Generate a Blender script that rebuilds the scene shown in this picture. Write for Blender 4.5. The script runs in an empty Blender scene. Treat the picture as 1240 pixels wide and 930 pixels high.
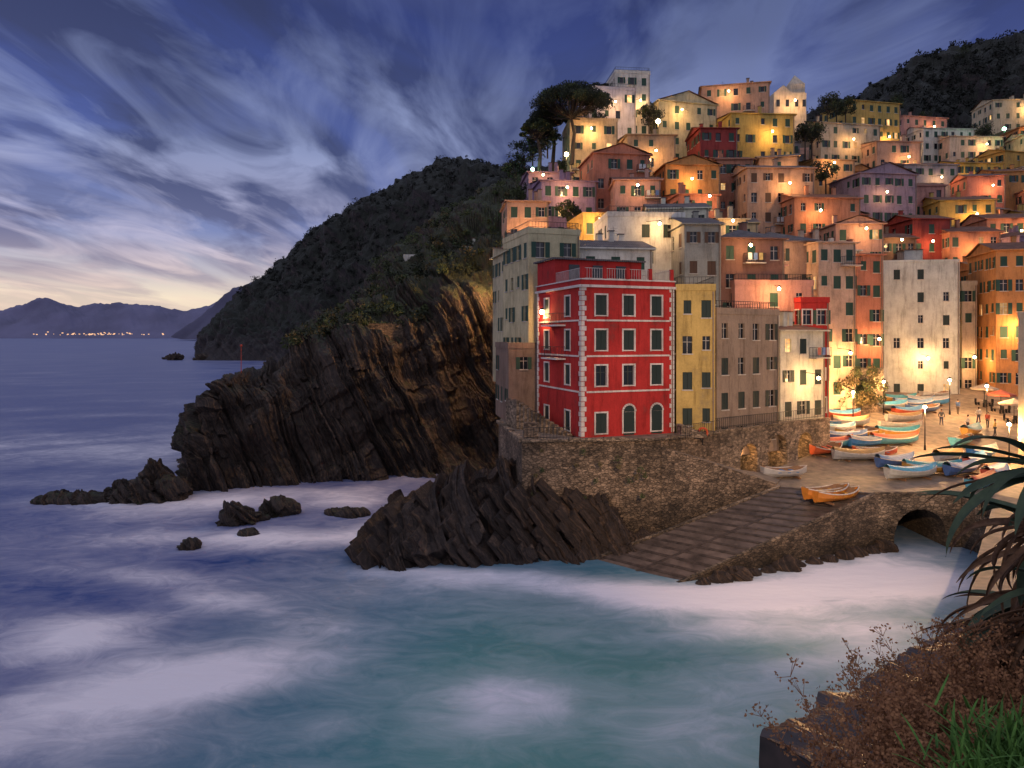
import bpy, math, random
import numpy as np
from mathutils import Vector, Matrix, noise
random.seed(7); np.random.seed(7)
R=random.random
F=827.0; H=16.0
def S(px,py,Y): return Vector(((px-620)/F*Y, Y, H-(py-408)/F*Y))
def SX(px,Y): return (px-620)/F*Y
scene=bpy.context.scene
COL=scene.collection
# ------------------------------------------------------------------ materials
MC={}
def new_mat(name):
    m=bpy.data.materials.new(name); m.use_nodes=True
    nt=m.node_tree; b=nt.nodes['Principled BSDF']; return m,nt,b
def noise_node(nt,scale,detail=4,rough=.6,vec=None,sc=None):
    n=nt.nodes.new('ShaderNodeTexNoise'); n.inputs['Scale'].default_value=scale
    n.inputs['Detail'].default_value=detail; n.inputs['Roughness'].default_value=rough
    if vec is not None:
        if sc is not None:
            mp=nt.nodes.new('ShaderNodeMapping'); mp.inputs['Scale'].default_value=sc
            nt.links.new(vec,mp.inputs['Vector']); nt.links.new(mp.outputs[0],n.inputs['Vector'])
        else: nt.links.new(vec,n.inputs['Vector'])
    return n
def ramp(nt,fac,stops,mode='LINEAR'):
    r=nt.nodes.new('ShaderNodeValToRGB'); e=r.color_ramp.elements; r.color_ramp.interpolation=mode
    while len(e)<len(stops): e.new(.5)
    for i,(p,c) in enumerate(stops):
        e[i].position=p; e[i].color=(c[0],c[1],c[2],1) if hasattr(c,'__len__') else (c,c,c,1)
    nt.links.new(fac,r.inputs[0]); return r
def mix(nt,fac,a,b,mode='MIX'):
    m=nt.nodes.new('ShaderNodeMix'); m.data_type='RGBA'; m.blend_type=mode
    for s,v in ((m.inputs[0],fac),(m.inputs[6],a),(m.inputs[7],b)):
        if isinstance(v,bpy.types.NodeSocket): nt.links.new(v,s)
        elif hasattr(v,'__len__'): s.default_value=(v[0],v[1],v[2],1)
        else: s.default_value=v
    return m.outputs[2]
def bump(nt,b,h,strength=.4,dist=.05):
    bp=nt.nodes.new('ShaderNodeBump'); bp.inputs['Strength'].default_value=strength; bp.inputs['Distance'].default_value=dist
    nt.links.new(h,bp.inputs['Height']); nt.links.new(bp.outputs[0],b.inputs['Normal'])
def geo(nt): return nt.nodes.new('ShaderNodeNewGeometry').outputs['Position']
def plaster(c):
    k=('pl',)+tuple(c)
    if k in MC: return MC[k]
    m,nt,b=new_mat('plaster'); p=geo(nt)
    n1=noise_node(nt,.45,6,.7,p); n2=noise_node(nt,1.0,6,.75,p,(2.2,2.2,.28)); n3=noise_node(nt,9,3,.6,p)
    c=Vector(c); g=(c.x+c.y+c.z)/3
    r1=ramp(nt,n1.outputs[0],[(.28,c.lerp(Vector((g,g*.9,g*.8)),.35)*.62),(.42,c*.85),(.55,c),(.75,c*1.15)])
    r2=ramp(nt,n2.outputs[0],[(.34,(.42,.39,.37)),(.50,(1,1,1))])
    o=mix(nt,.62,r1.outputs[0],r2.outputs[0],'MULTIPLY')
    r3=ramp(nt,n3.outputs[0],[(.3,.8),(.7,1.05)])
    o=mix(nt,.6,o,r3.outputs[0],'MULTIPLY')
    nt.links.new(o,b.inputs['Base Color']); b.inputs['Roughness'].default_value=.92; b.inputs['Specular IOR Level'].default_value=.2
    bump(nt,b,n3.outputs[0],.4,.04); MC[k]=m; return m
def simple(name,c,rough=.7,metal=0,var=.25,scale=3):
    k=(name,)+tuple(c)
    if k in MC: return MC[k]
    m,nt,b=new_mat(name); p=geo(nt); n=noise_node(nt,scale,4,.6,p); c=Vector(c)
    r=ramp(nt,n.outputs[0],[(.3,c*(1-var)),(.7,c*(1+var))]); nt.links.new(r.outputs[0],b.inputs['Base Color'])
    b.inputs['Roughness'].default_value=rough; b.inputs['Metallic'].default_value=metal
    MC[k]=m; return m
def shutter(c):
    k=('sh',)+tuple(c)
    if k in MC: return MC[k]
    m,nt,b=new_mat('shutter_louvres'); p=geo(nt)
    w=nt.nodes.new('ShaderNodeTexWave'); w.bands_direction='Z'; w.inputs['Scale'].default_value=4.0; nt.links.new(p,w.inputs['Vector'])
    r=ramp(nt,w.outputs[0],[(.0,Vector(c)*.45),(.5,c)]); nt.links.new(r.outputs[0],b.inputs['Base Color'])
    b.inputs['Roughness'].default_value=.6; bump(nt,b,w.outputs[0],.5,.03); MC[k]=m; return m
def emis(name,c,s,base=(.1,.1,.1)):
    k=(name,s)+tuple(c)
    if k in MC: return MC[k]
    m,nt,b=new_mat(name); b.inputs['Base Color'].default_value=(*base,1)
    b.inputs['Emission Color'].default_value=(*c,1); b.inputs['Emission Strength'].default_value=s; MC[k]=m; return m
def glass():
    k='glass'
    if k in MC: return MC[k]
    m,nt,b=new_mat('window_glass'); b.inputs['Base Color'].default_value=(.015,.018,.025,1); b.inputs['Roughness'].default_value=.12; MC[k]=m; return m
def litglass(i):
    k=('lit',i)
    if k in MC: return MC[k]
    m,nt,b=new_mat('lit_window'); p=geo(nt); n=noise_node(nt,1.4,2,.5,p)
    r=ramp(nt,n.outputs[0],[(.35,(.45,.2,.05)),(.6,(1,.62,.25))]); nt.links.new(r.outputs[0],b.inputs['Emission Color'])
    b.inputs['Emission Strength'].default_value=[.9,1.8,.4][i]; b.inputs['Base Color'].default_value=(.1,.08,.05,1); MC[k]=m; return m
def rooft(kind):
    k=('roof',kind)
    if k in MC: return MC[k]
    m,nt,b=new_mat('roof_tiles_'+kind); p=geo(nt)
    c=Vector((.20,.095,.06)) if kind=='clay' else Vector((.13,.12,.125))
    n=noise_node(nt,1.2,6,.75,p); r=ramp(nt,n.outputs[0],[(.3,c*.45),(.5,c),(.72,c*1.7)])
    w=nt.nodes.new('ShaderNodeTexWave'); w.bands_direction='X'; w.inputs['Scale'].default_value=1.6; w.inputs['Distortion'].default_value=1.0; nt.links.new(p,w.inputs['Vector'])
    r2=ramp(nt,w.outputs[0],[(.0,.5),(.5,1)]); o=mix(nt,.8,r.outputs[0],r2.outputs[0],'MULTIPLY')
    nt.links.new(o,b.inputs['Base Color']); b.inputs['Roughness'].default_value=.85; bump(nt,b,w.outputs[0],.7,.08); MC[k]=m; return m
def stone(name='stone_masonry',c=(.24,.17,.115),scale=3.4):
    k=(name,)+tuple(c)
    if k in MC: return MC[k]
    m,nt,b=new_mat(name); p=geo(nt); c=Vector(c)
    mp=nt.nodes.new('ShaderNodeMapping'); mp.inputs['Scale'].default_value=(1,1,1.9); nt.links.new(p,mp.inputs['Vector'])
    v=nt.nodes.new('ShaderNodeTexVoronoi'); v.inputs['Scale'].default_value=scale; nt.links.new(mp.outputs[0],v.inputs['Vector'])
    ve=nt.nodes.new('ShaderNodeTexVoronoi'); ve.feature='DISTANCE_TO_EDGE'; ve.inputs['Scale'].default_value=scale; nt.links.new(mp.outputs[0],ve.inputs['Vector'])
    sep=nt.nodes.new('ShaderNodeSeparateColor'); nt.links.new(v.outputs['Color'],sep.inputs[0])
    r=ramp(nt,sep.outputs[0],[(0,c*.5),(.5,c),(1,c*1.6)]); re=ramp(nt,ve.outputs[0],[(0,.4),(.08,1)])
    big=noise_node(nt,.35,6,.75,p); rb=ramp(nt,big.outputs[0],[(.36,.32),(.62,1.2)])
    o=mix(nt,1,r.outputs[0],re.outputs[0],'MULTIPLY'); o=mix(nt,1,o,rb.outputs[0],'MULTIPLY')
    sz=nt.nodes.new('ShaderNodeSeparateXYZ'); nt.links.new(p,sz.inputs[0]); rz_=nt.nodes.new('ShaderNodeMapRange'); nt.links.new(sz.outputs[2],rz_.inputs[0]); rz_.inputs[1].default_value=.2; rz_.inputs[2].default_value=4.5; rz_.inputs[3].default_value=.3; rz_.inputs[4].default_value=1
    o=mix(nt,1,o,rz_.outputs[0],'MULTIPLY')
    nt.links.new(o,b.inputs['Base Color']); b.inputs['Roughness'].default_value=.88; bump(nt,b,re.outputs[0],.9,.12); MC[k]=m; return m
def rockmat(name='striated_rock_mat',green=0.0,a=(.035,.026,.022),bb=(.16,.105,.075),dirv=(.9,.3,.35),ga=(.018,.026,.01),gb_=(.075,.085,.03),freq=2.2):
    m,nt,b=new_mat(name); g=nt.nodes.new('ShaderNodeNewGeometry'); p=g.outputs['Position']
    d=nt.nodes.new('ShaderNodeVectorMath'); d.operation='DOT_PRODUCT'; nt.links.new(p,d.inputs[0]); d.inputs[1].default_value=dirv
    nw=noise_node(nt,.18,4,.6,p); mu=nt.nodes.new('ShaderNodeMath'); mu.operation='MULTIPLY_ADD'; nt.links.new(nw.outputs[0],mu.inputs[0]); mu.inputs[1].default_value=3.; nt.links.new(d.outputs['Value'],mu.inputs[2])
    n1=nt.nodes.new('ShaderNodeTexNoise'); n1.noise_dimensions='1D'; nt.links.new(mu.outputs[0],n1.inputs['W']); n1.inputs['Scale'].default_value=freq; n1.inputs['Detail'].default_value=7; n1.inputs['Roughness'].default_value=.8
    n2=noise_node(nt,1.3,6,.7,p)
    r=ramp(nt,n1.outputs[0],[(.32,a),(.5,Vector(a)*1.9),(.7,bb)])
    r2=ramp(nt,n2.outputs[0],[(.3,.4),(.7,1.45)]); o=mix(nt,1,r.outputs[0],r2.outputs[0],'MULTIPLY')
    if green>0:
        sx=nt.nodes.new('ShaderNodeSeparateXYZ'); nt.links.new(g.outputs['Normal'],sx.inputs[0])
        n3=noise_node(nt,.5,6,.7,p); ad=nt.nodes.new('ShaderNodeMath'); ad.operation='ADD'; nt.links.new(sx.outputs[2],ad.inputs[0]); nt.links.new(n3.outputs[0],ad.inputs[1])
        sz=nt.nodes.new('ShaderNodeSeparateXYZ'); nt.links.new(p,sz.inputs[0])
        mr=nt.nodes.new('ShaderNodeMapRange'); nt.links.new(sz.outputs[2],mr.inputs[0]); mr.inputs[1].default_value=13; mr.inputs[2].default_value=24; mr.inputs[3].default_value=-.6; mr.inputs[4].default_value=.1
        ad2=nt.nodes.new('ShaderNodeMath'); ad2.operation='ADD'; nt.links.new(ad.outputs[0],ad2.inputs[0]); nt.links.new(mr.outputs[0],ad2.inputs[1])
        rg=ramp(nt,ad2.outputs[0],[(1-green*.3-.1,0),(1-green*.3+.1,1)])
        gc=ramp(nt,n2.outputs[0],[(.3,ga),(.7,gb_)]); o=mix(nt,rg.outputs[0],o,gc.outputs[0])
    nt.links.new(o,b.inputs['Base Color']); b.inputs['Roughness'].default_value=.72
    ad3=nt.nodes.new('ShaderNodeMath'); ad3.operation='MULTIPLY_ADD'; nt.links.new(n1.outputs[0],ad3.inputs[0]); ad3.inputs[1].default_value=1.8; nt.links.new(n2.outputs[0],ad3.inputs[2]); bump(nt,b,ad3.outputs[0],1,.35)
    return m
def leafmat(name,a,b2,scale=1.5):
    k=(name,)
    if k in MC: return MC[k]
    m,nt,b=new_mat(name); p=geo(nt); n=noise_node(nt,scale,5,.7,p); r=ramp(nt,n.outputs[0],[(.3,a),(.7,b2)])
    nt.links.new(r.outputs[0],b.inputs['Base Color']); b.inputs['Roughness'].default_value=.8; MC[k]=m; return m
# ------------------------------------------------------------------ mesh builder
def empty(name,loc):
    e=bpy.data.objects.new(name,None); e.location=loc; e.empty_display_size=.5; COL.objects.link(e); return e
class MB:
    def __init__(s): s.v=[];s.f=[];s.m=[];s.mats=[]
    def mi(s,m):
        if m not in s.mats: s.mats.append(m)
        return s.mats.index(m)
    def poly(s,pts,m):
        i=len(s.v); s.v.extend([tuple(p) for p in pts]); s.f.append(tuple(range(i,i+len(pts)))); s.m.append(s.mi(m))
    def hexa(s,p,m):
        i=len(s.v); s.v.extend([tuple(q) for q in p]); k=s.mi(m)
        for f in ((3,2,1,0),(4,5,6,7),(0,1,5,4),(1,2,6,5),(2,3,7,6),(3,0,4,7)):
            s.f.append(tuple(i+a for a in f)); s.m.append(k)
    def box(s,c,ux,uy,dx,dy,z0,z1,m):
        vx,vy=-uy,ux
        q=[(c[0]+a*dx*ux+b*dy*vx, c[1]+a*dx*uy+b*dy*vy) for a,b in ((-1,-1),(1,-1),(1,1),(-1,1))]
        s.hexa([(x,y,z0) for x,y in q]+[(x,y,z1) for x,y in q],m)
    def tube(s,a,b,r0,r1,m,n=6):
        a=Vector(a);b=Vector(b);d=(b-a).normalized(); x=d.orthogonal().normalized(); y=d.cross(x); i=len(s.v); k=s.mi(m)
        for q,r in ((a,r0),(b,r1)):
            for j in range(n):
                t=2*math.pi*j/n; s.v.append(tuple(q+x*r*math.cos(t)+y*r*math.sin(t)))
        for j in range(n):
            s.f.append((i+j,i+(j+1)%n,i+n+(j+1)%n,i+n+j)); s.m.append(k)
        s.f.append(tuple(i+n+j for j in range(n))); s.m.append(k)
        s.f.append(tuple(i+n-1-j for j in range(n))); s.m.append(k)
    def ball(s,c,r,m,sz=1,n=8):
        i=len(s.v);k=s.mi(m);h=n//2
        for a in range(h+1):
            for b in range(n):
                ph=math.pi*a/h; th=2*math.pi*b/n; s.v.append((c[0]+r*math.sin(ph)*math.cos(th),c[1]+r*math.sin(ph)*math.sin(th),c[2]+sz*r*math.cos(ph)))
        for a in range(h):
            for b in range(n):
                s.f.append((i+a*n+b,i+(a+1)*n+b,i+(a+1)*n+(b+1)%n,i+a*n+(b+1)%n)); s.m.append(k)
    def build(s,name,parent=None,smooth=False):
        me=bpy.data.meshes.new(name); me.from_pydata(s.v,[],s.f)
        for m in s.mats: me.materials.append(m)
        me.polygons.foreach_set('material_index',s.m)
        if smooth: me.polygons.foreach_set('use_smooth',[True]*len(s.f))
        me.update(); o=bpy.data.objects.new(name,me); COL.objects.link(o)
        if parent is not None:
            o.parent=parent; o.matrix_parent_inverse=Matrix.Translation(-Vector(parent.location))
        return o
def gridmesh(name,P,mat,smooth=True):
    nu,nv=P.shape[:2]; me=bpy.data.meshes.new(name)
    idx=np.arange(nu*nv).reshape(nu,nv)
    f=np.stack([idx[:-1,:-1],idx[1:,:-1],idx[1:,1:],idx[:-1,1:]],-1).reshape(-1,4)
    me.from_pydata(P.reshape(-1,3).tolist(),[],f.tolist()); me.materials.append(mat)
    me.polygons.foreach_set('use_smooth',[smooth]*len(f)); me.update()
    o=bpy.data.objects.new(name,me); COL.objects.link(o); return o
def catmull(A,n):
    K=len(A); t=np.linspace(0,K-1,n); i=np.clip(np.floor(t).astype(int),0,K-2); f=(t-i).reshape((-1,)+(1,)*(A.ndim-1))
    p0=A[np.clip(i-1,0,K-1)];p1=A[i];p2=A[i+1];p3=A[np.clip(i+2,0,K-1)]
    return .5*((2*p1)+(-p0+p2)*f+(2*p0-5*p1+4*p2-p3)*f*f+(-p0+3*p1-3*p2+p3)*f**3)
def loft(C,nu,nv):
    A=catmull(np.array(C,float),nu); A=np.swapaxes(catmull(np.swapaxes(A,0,1),nv),0,1); return A
def hsh(a):
    x=np.sin(a*12.9898+4.1)*43758.5453; return x-np.floor(x)
def fnoise(P,sc,octv=4,H_=.8):
    Q=P.reshape(-1,3)*sc; return np.array([noise.fractal(Vector(q),H_,2.1,octv) for q in Q]).reshape(P.shape[:-1])
def normals(P):
    gu=np.gradient(P,axis=0); gv=np.gradient(P,axis=1); n=np.cross(gu,gv); return n/(np.linalg.norm(n,axis=-1,keepdims=True)+1e-9)
def strata(P,amp=1.,w=1.3,d=(.9,.3,.35),brk=2.6,saw=.5,blk=1.2):
    s=P@np.array(d)+fnoise(P,.07,2)*1.2
    s=s+w*.42*np.sin(s*1.7/w+1)+w*.35*np.sin(s*.63/w+2)+w*.2*np.sin(s*2.9/w)   # beds of uneven thickness
    a=s/w; i=np.floor(a); f=a-i
    t=P[...,2]*.9-P[...,0]*.35+.4*fnoise(P,.5,2)
    j=np.floor(t/brk+hsh(i+7)*5); h2=hsh(i*57.3+j*3.1)
    a2=s/(w*.31); i2=np.floor(a2); j2=np.floor(t/(brk*.45)+hsh(i2)*9); a3=s/(w*.13); i3=np.floor(a3)
    return amp*(blk*(h2-.5)+saw*(f-.5)*(hsh(i+3)>.4)+.5*(hsh(i2*1.7+j2*5.3)-.5)+.2*(hsh(i3)-.5)+.5*fnoise(P,.35,4))
# ------------------------------------------------------------------ camera
cam=bpy.data.cameras.new('camera'); co=bpy.data.objects.new('camera',cam); COL.objects.link(co)
co.location=(0,0,H); co.rotation_euler=(math.radians(90),0,0)
cam.sensor_width=36; cam.lens=36*F/1240; cam.shift_y=-57/1240; cam.clip_end=80000; cam.clip_start=.1
scene.camera=co
scene.view_settings.view_transform='Standard'; scene.view_settings.look='None'; scene.view_settings.exposure=0
# ------------------------------------------------------------------ world
w=bpy.data.worlds.new('World'); scene.world=w; w.use_nodes=True; nt=w.node_tree; bg=nt.nodes['Background']
tc=nt.nodes.new('ShaderNodeTexCoord').outputs['Generated']
def M(op,a,b=None,c=None,clamp=False):
    n=nt.nodes.new('ShaderNodeMath'); n.operation=op; n.use_clamp=clamp
    for i,v in enumerate((a,b,c)):
        if v is None: continue
        if isinstance(v,bpy.types.NodeSocket): nt.links.new(v,n.inputs[i])
        else: n.inputs[i].default_value=v
    return n.outputs[0]
sx=nt.nodes.new('ShaderNodeSeparateXYZ'); nt.links.new(tc,sx.inputs[0]); dx,dy,dz=sx.outputs
zc=M('MAXIMUM',dz,0)
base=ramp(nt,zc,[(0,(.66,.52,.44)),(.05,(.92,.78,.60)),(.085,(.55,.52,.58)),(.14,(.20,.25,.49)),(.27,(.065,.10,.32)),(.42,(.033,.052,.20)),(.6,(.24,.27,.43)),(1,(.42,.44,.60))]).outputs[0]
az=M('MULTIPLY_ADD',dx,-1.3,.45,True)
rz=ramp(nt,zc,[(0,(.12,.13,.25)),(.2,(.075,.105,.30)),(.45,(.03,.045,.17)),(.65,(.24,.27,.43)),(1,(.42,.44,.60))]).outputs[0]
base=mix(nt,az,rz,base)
den=M('ADD',zc,.10); u=M('DIVIDE',dx,den); v=M('DIVIDE',dy,den)
cmb=nt.nodes.new('ShaderNodeCombineXYZ'); nt.links.new(u,cmb.inputs[0]); nt.links.new(v,cmb.inputs[1])
def skynoise(rot,sc,loc,scale,det,dist):
    mp=nt.nodes.new('ShaderNodeMapping'); nt.links.new(cmb.outputs[0],mp.inputs[0]); mp.inputs['Rotation'].default_value=(0,0,math.radians(rot)); mp.inputs['Scale'].default_value=sc; mp.inputs['Location'].default_value=loc
    n=noise_node(nt,scale,det,.55,mp.outputs[0]); n.inputs['Distortion'].default_value=dist; return n.outputs[0]
n1=skynoise(-20,(.75,.30,1),(1.3,.4,0),2.0,6,.7)
n2=skynoise(-24,(1.1,.40,1),(3,1,0),2.2,6,.8)
n3=skynoise(-30,(.5,.4,1),(7,4,0),1.5,3,.3)
cd=ramp(nt,n1,[(.40,0),(.56,1)]).outputs[0]
cl=ramp(nt,n2,[(.44,0),(.64,1)]).outputs[0]
c3=ramp(nt,n3,[(.34,.25),(.58,1)]).outputs[0]
lowfade=ramp(nt,zc,[(.03,.35),(.09,.8),(.15,1)]).outputs[0]
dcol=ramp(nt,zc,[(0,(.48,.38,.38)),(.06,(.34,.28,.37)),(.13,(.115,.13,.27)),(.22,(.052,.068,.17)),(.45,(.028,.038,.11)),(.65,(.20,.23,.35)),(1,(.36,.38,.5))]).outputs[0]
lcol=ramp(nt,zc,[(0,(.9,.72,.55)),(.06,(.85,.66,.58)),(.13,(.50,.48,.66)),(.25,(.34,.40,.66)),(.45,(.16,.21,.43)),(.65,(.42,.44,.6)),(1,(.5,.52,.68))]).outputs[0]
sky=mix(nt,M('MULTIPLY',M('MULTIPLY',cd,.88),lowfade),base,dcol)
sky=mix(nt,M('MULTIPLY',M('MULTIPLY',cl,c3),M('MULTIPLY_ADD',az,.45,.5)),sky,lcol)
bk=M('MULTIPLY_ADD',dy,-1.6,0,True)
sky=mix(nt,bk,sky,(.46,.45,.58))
st=nt.nodes.new('ShaderNodeTexSky'); st.sky_type='NISHITA'; st.sun_disc=False; st.sun_elevation=math.radians(1.0); st.sun_rotation=math.radians(-60)
sv=nt.nodes.new('ShaderNodeVectorMath'); sv.operation='SCALE'; nt.links.new(st.outputs[0],sv.inputs[0]); sv.inputs['Scale'].default_value=.01
sky=mix(nt,1,sky,sv.outputs[0],'ADD')
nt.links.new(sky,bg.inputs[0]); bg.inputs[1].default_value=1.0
sun=bpy.data.lights.new('sun','SUN'); sun.energy=.16; sun.angle=math.radians(12); sun.color=(1,.8,.75)
so=bpy.data.objects.new('sun',sun); COL.objects.link(so); so.rotation_euler=Vector((.85,.5,-.25)).to_track_quat('-Z','Y').to_euler()
# ------------------------------------------------------------------ water
def seaspace(lo,hi,n,c,tight):
    t=np.linspace(-1,1,n); a=np.sinh(t*7)/np.sinh(7); core=t*tight
    return np.where(t<0,c+core+a*(c-lo-tight),c+core+a*(hi-c-tight))
xs=seaspace(-30000,30000,420,-2,75); ys=seaspace(-3000,60000,420,52,75)
X,Y=np.meshgrid(xs,ys,indexing='ij')
def gs(px,py,rx,ry,ang=0,a=1):
    y0=H*F/(py-408); x0=SX(px,y0); c,s=math.cos(math.radians(ang)),math.sin(math.radians(ang))
    dx_=X-x0; dy_=Y-y0; uu=(dx_*c+dy_*s)/rx; vv=(-dx_*s+dy_*c)/ry
    return a*np.exp(-(uu*uu+vv*vv))
P0=np.stack([X,Y,0*X],-1)
nlow=np.array([noise.fractal(Vector((p[0]*.045,p[1]*.09,0)),1,2,4) for p in P0.reshape(-1,3)]).reshape(X.shape)
nmid=np.array([noise.fractal(Vector((p[0]*.15+7,p[1]*.22,3)),1,2,4) for p in P0.reshape(-1,3)]).reshape(X.shape)
foam=.14+.0*X
foam+=gs(190,835,8,3.4,24,1.0)+gs(60,780,7,3,40,.5)+gs(330,650,13,3.5,5,.6)+gs(150,612,12,3,0,.55)+gs(480,650,9,2.6,0,.5)+gs(600,700,8,1.8,-8,.65)+gs(420,605,14,2.2,0,.5)
foam+=gs(760,722,7,1.4,-12,.65)+gs(930,722,8,2.2,8,.85)+gs(1075,695,6,4,10,1.0)+gs(900,765,8,1.8,8,.45)+gs(1030,790,7,2.2,30,.45)+gs(625,850,2.8,2.4,50,.5)+gs(820,900,2.5,2,60,.25)+gs(300,735,8,1.3,-25,.4)+gs(200,700,10,1.2,-12,.3)+gs(380,880,2.5,1.5,70,.25)
foam+=gs(250,560,40,12,-30,.25)+gs(60,540,30,20,0,.2)
foam+= .28*nlow+.34*nmid*np.clip(foam*2,0,1)
foam-=gs(430,790,5,5,0,.15)+gs(790,800,5,2.5,0,.12)
far=np.clip((Y-120)/300,0,1); foam=foam*(1-far)+far*(.2+.22*nlow)
foam=np.clip(foam,0,1)
P0[...,2]=.35*foam*(Y<110)*np.clip(1+nmid,0,2)*.5-.05
wm,nt2,b=new_mat('sea_water')
at=nt2.nodes.new('ShaderNodeAttribute'); at.attribute_name='foam'; at2=nt2.nodes.new('ShaderNodeAttribute'); at2.attribute_name='teal'
p=geo(nt2); nA=noise_node(nt2,.45,8,.7,p,(.7,1.1,1)); nA.inputs['Distortion'].default_value=1.8
mm=nt2.nodes.new('ShaderNodeMath'); mm.operation='MULTIPLY_ADD'; nt2.links.new(nA.outputs[0],mm.inputs[0]); mm.inputs[1].default_value=.7
sb=nt2.nodes.new('ShaderNodeMath'); sb.operation='SUBTRACT'; nt2.links.new(at.outputs['Fac'],sb.inputs[0]); sb.inputs[1].default_value=.34; nt2.links.new(sb.outputs[0],mm.inputs[2])
fr=ramp(nt2,mm.outputs[0],[(.02,0),(.35,.28),(.85,1)]).outputs[0]
wc=mix(nt2,at2.outputs['Fac'],(.03,.065,.24),(.12,.31,.28))
oc=mix(nt2,fr,wc,(.88,.84,.88)); nt2.links.new(oc,b.inputs['Base Color'])
rr=ramp(nt2,fr,[(0,.34),(.5,.7),(1,.95)]).outputs[0]; nt2.links.new(rr,b.inputs['Roughness']); b.inputs['IOR'].default_value=1.33
nB=noise_node(nt2,.9,4,.6,p,(.6,1.6,1)); bump(nt2,b,nB.outputs[0],.25,.25)
sea=gridmesh('sea_water',P0,wm)
a=sea.data.attributes.new('foam','FLOAT','POINT'); a.data.foreach_set('value',foam.reshape(-1).astype(np.float32))
teal=np.clip(1.1-(Y-30)/30,0,1)*np.clip((X+22)/20,0,1)
a=sea.data.attributes.new('teal','FLOAT','POINT'); a.data.foreach_set('value',teal.reshape(-1).astype(np.float32))
# ------------------------------------------------------------------ distant mountains
def ridge(name,pts,Yd,mat,seed):
    C=[]
    for px,py in pts:
        top=S(px,py,Yd+900); x=SX(px,Yd)
        C.append([(x,Yd,-5),(x,Yd+250,(top.z)*.35),tuple(S(px,py+4,Yd+600)),tuple(top),(top.x,Yd+2500,0)])
    P=loft(C,260,24); n=fnoise(P,.0014,6,.7); P[...,2]+=n*90*np.clip(P[...,2]/200,0,1)
    gridmesh(name,P,mat)
hm=simple('hazy_mountain',(.15,.15,.25),1,0,.2,.002); hm2=simple('hazy_mountain_near',(.07,.07,.12),1,0,.3,.004)  # distance haze is mixed into these bluish base colours
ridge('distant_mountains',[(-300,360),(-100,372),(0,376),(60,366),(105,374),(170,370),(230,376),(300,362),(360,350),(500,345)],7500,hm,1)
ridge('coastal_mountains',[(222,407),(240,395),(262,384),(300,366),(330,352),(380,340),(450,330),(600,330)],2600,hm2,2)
tl=MB(); em=emis('town_light',(1,.55,.28),1.3)
for i in range(70):
    px=random.gauss(115,30) if i<55 else random.uniform(0,200); q=S(px,406-abs(random.gauss(0,1.4)),7300)
    r=random.uniform(2.5,6); tl.box((q.x,q.y),1,0,r,r,max(q.z,5),max(q.z,5)+r*1.6,em)
tl.build('distant_town_lights')
# ------------------------------------------------------------------ far headland + hill behind town
def cols(rows): return [[tuple(S(*q)) for q in r] for r in rows]
C=cols([
 [(236,437,520),(238,434,540),(240,430,560),(243,426,580),(250,432,640)],
 [(246,438,470),(250,430,480),(252,416,500),(256,408,530),(262,420,620)],
 [(275,439,465),(274,425,475),(268,400,500),(274,384,540),(280,400,640)],
 [(320,439,460),(320,412,475),(318,370,510),(325,336,560),(330,360,680)],
 [(380,440,450),(378,405,470),(378,335,510),(390,280,570),(390,300,700)],
 [(440,440,440),(438,400,460),(440,315,510),(455,240,580),(460,260,720)],
 [(500,440,430),(500,390,450),(505,285,500),(520,212,560),(520,230,720)],
 [(580,440,400),(580,380,430),(580,275,470),(575,204,540),(580,230,720)],
 [(650,440,380),(650,350,410),(650,270,450),(640,212,540),(650,230,720)],
 [(800,400,300),(800,320,340),(800,250,400),(800,205,500),(800,230,700)],
 [(960,330,270),(960,270,310),(960,200,360),(950,165,440),(960,180,640)],
 [(1060,270,250),(1060,200,280),(1055,150,320),(1050,118,380),(1060,130,560)],
 [(1150,250,240),(1150,180,270),(1150,120,310),(1150,80,360),(1150,100,520)],
 [(1240,250,235),(1240,160,265),(1240,95,300),(1245,55,350),(1250,80,500)],
 [(1400,250,230),(1400,140,260),(1400,70,290),(1400,20,340),(1400,50,480)]])
P=loft(C,520,150); nn=normals(P)
if nn[100:200,30:60,1].mean()>0: nn=-nn
rid=1-2*np.abs(fnoise(P*np.array([1,.6,.30]),.028,4,.8)); rid2=1-2*np.abs(fnoise(P*np.array([1,.6,.35]),.09,3,.8))
low=np.clip(1-P[...,2]/55,0,1)
dsp=fnoise(P,.02,6,.75)*8+rid*7+rid2*(1.5+3.5*low)+fnoise(P,.15,4)*2.5
msk=np.clip((P[...,2]+4)/16,0.15,1); P+=nn*(dsp*msk*.8)[...,None]
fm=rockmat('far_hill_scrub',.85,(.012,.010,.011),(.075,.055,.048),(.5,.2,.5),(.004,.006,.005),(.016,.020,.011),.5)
far_hill=gridmesh('hills',P,fm,False)
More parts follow.
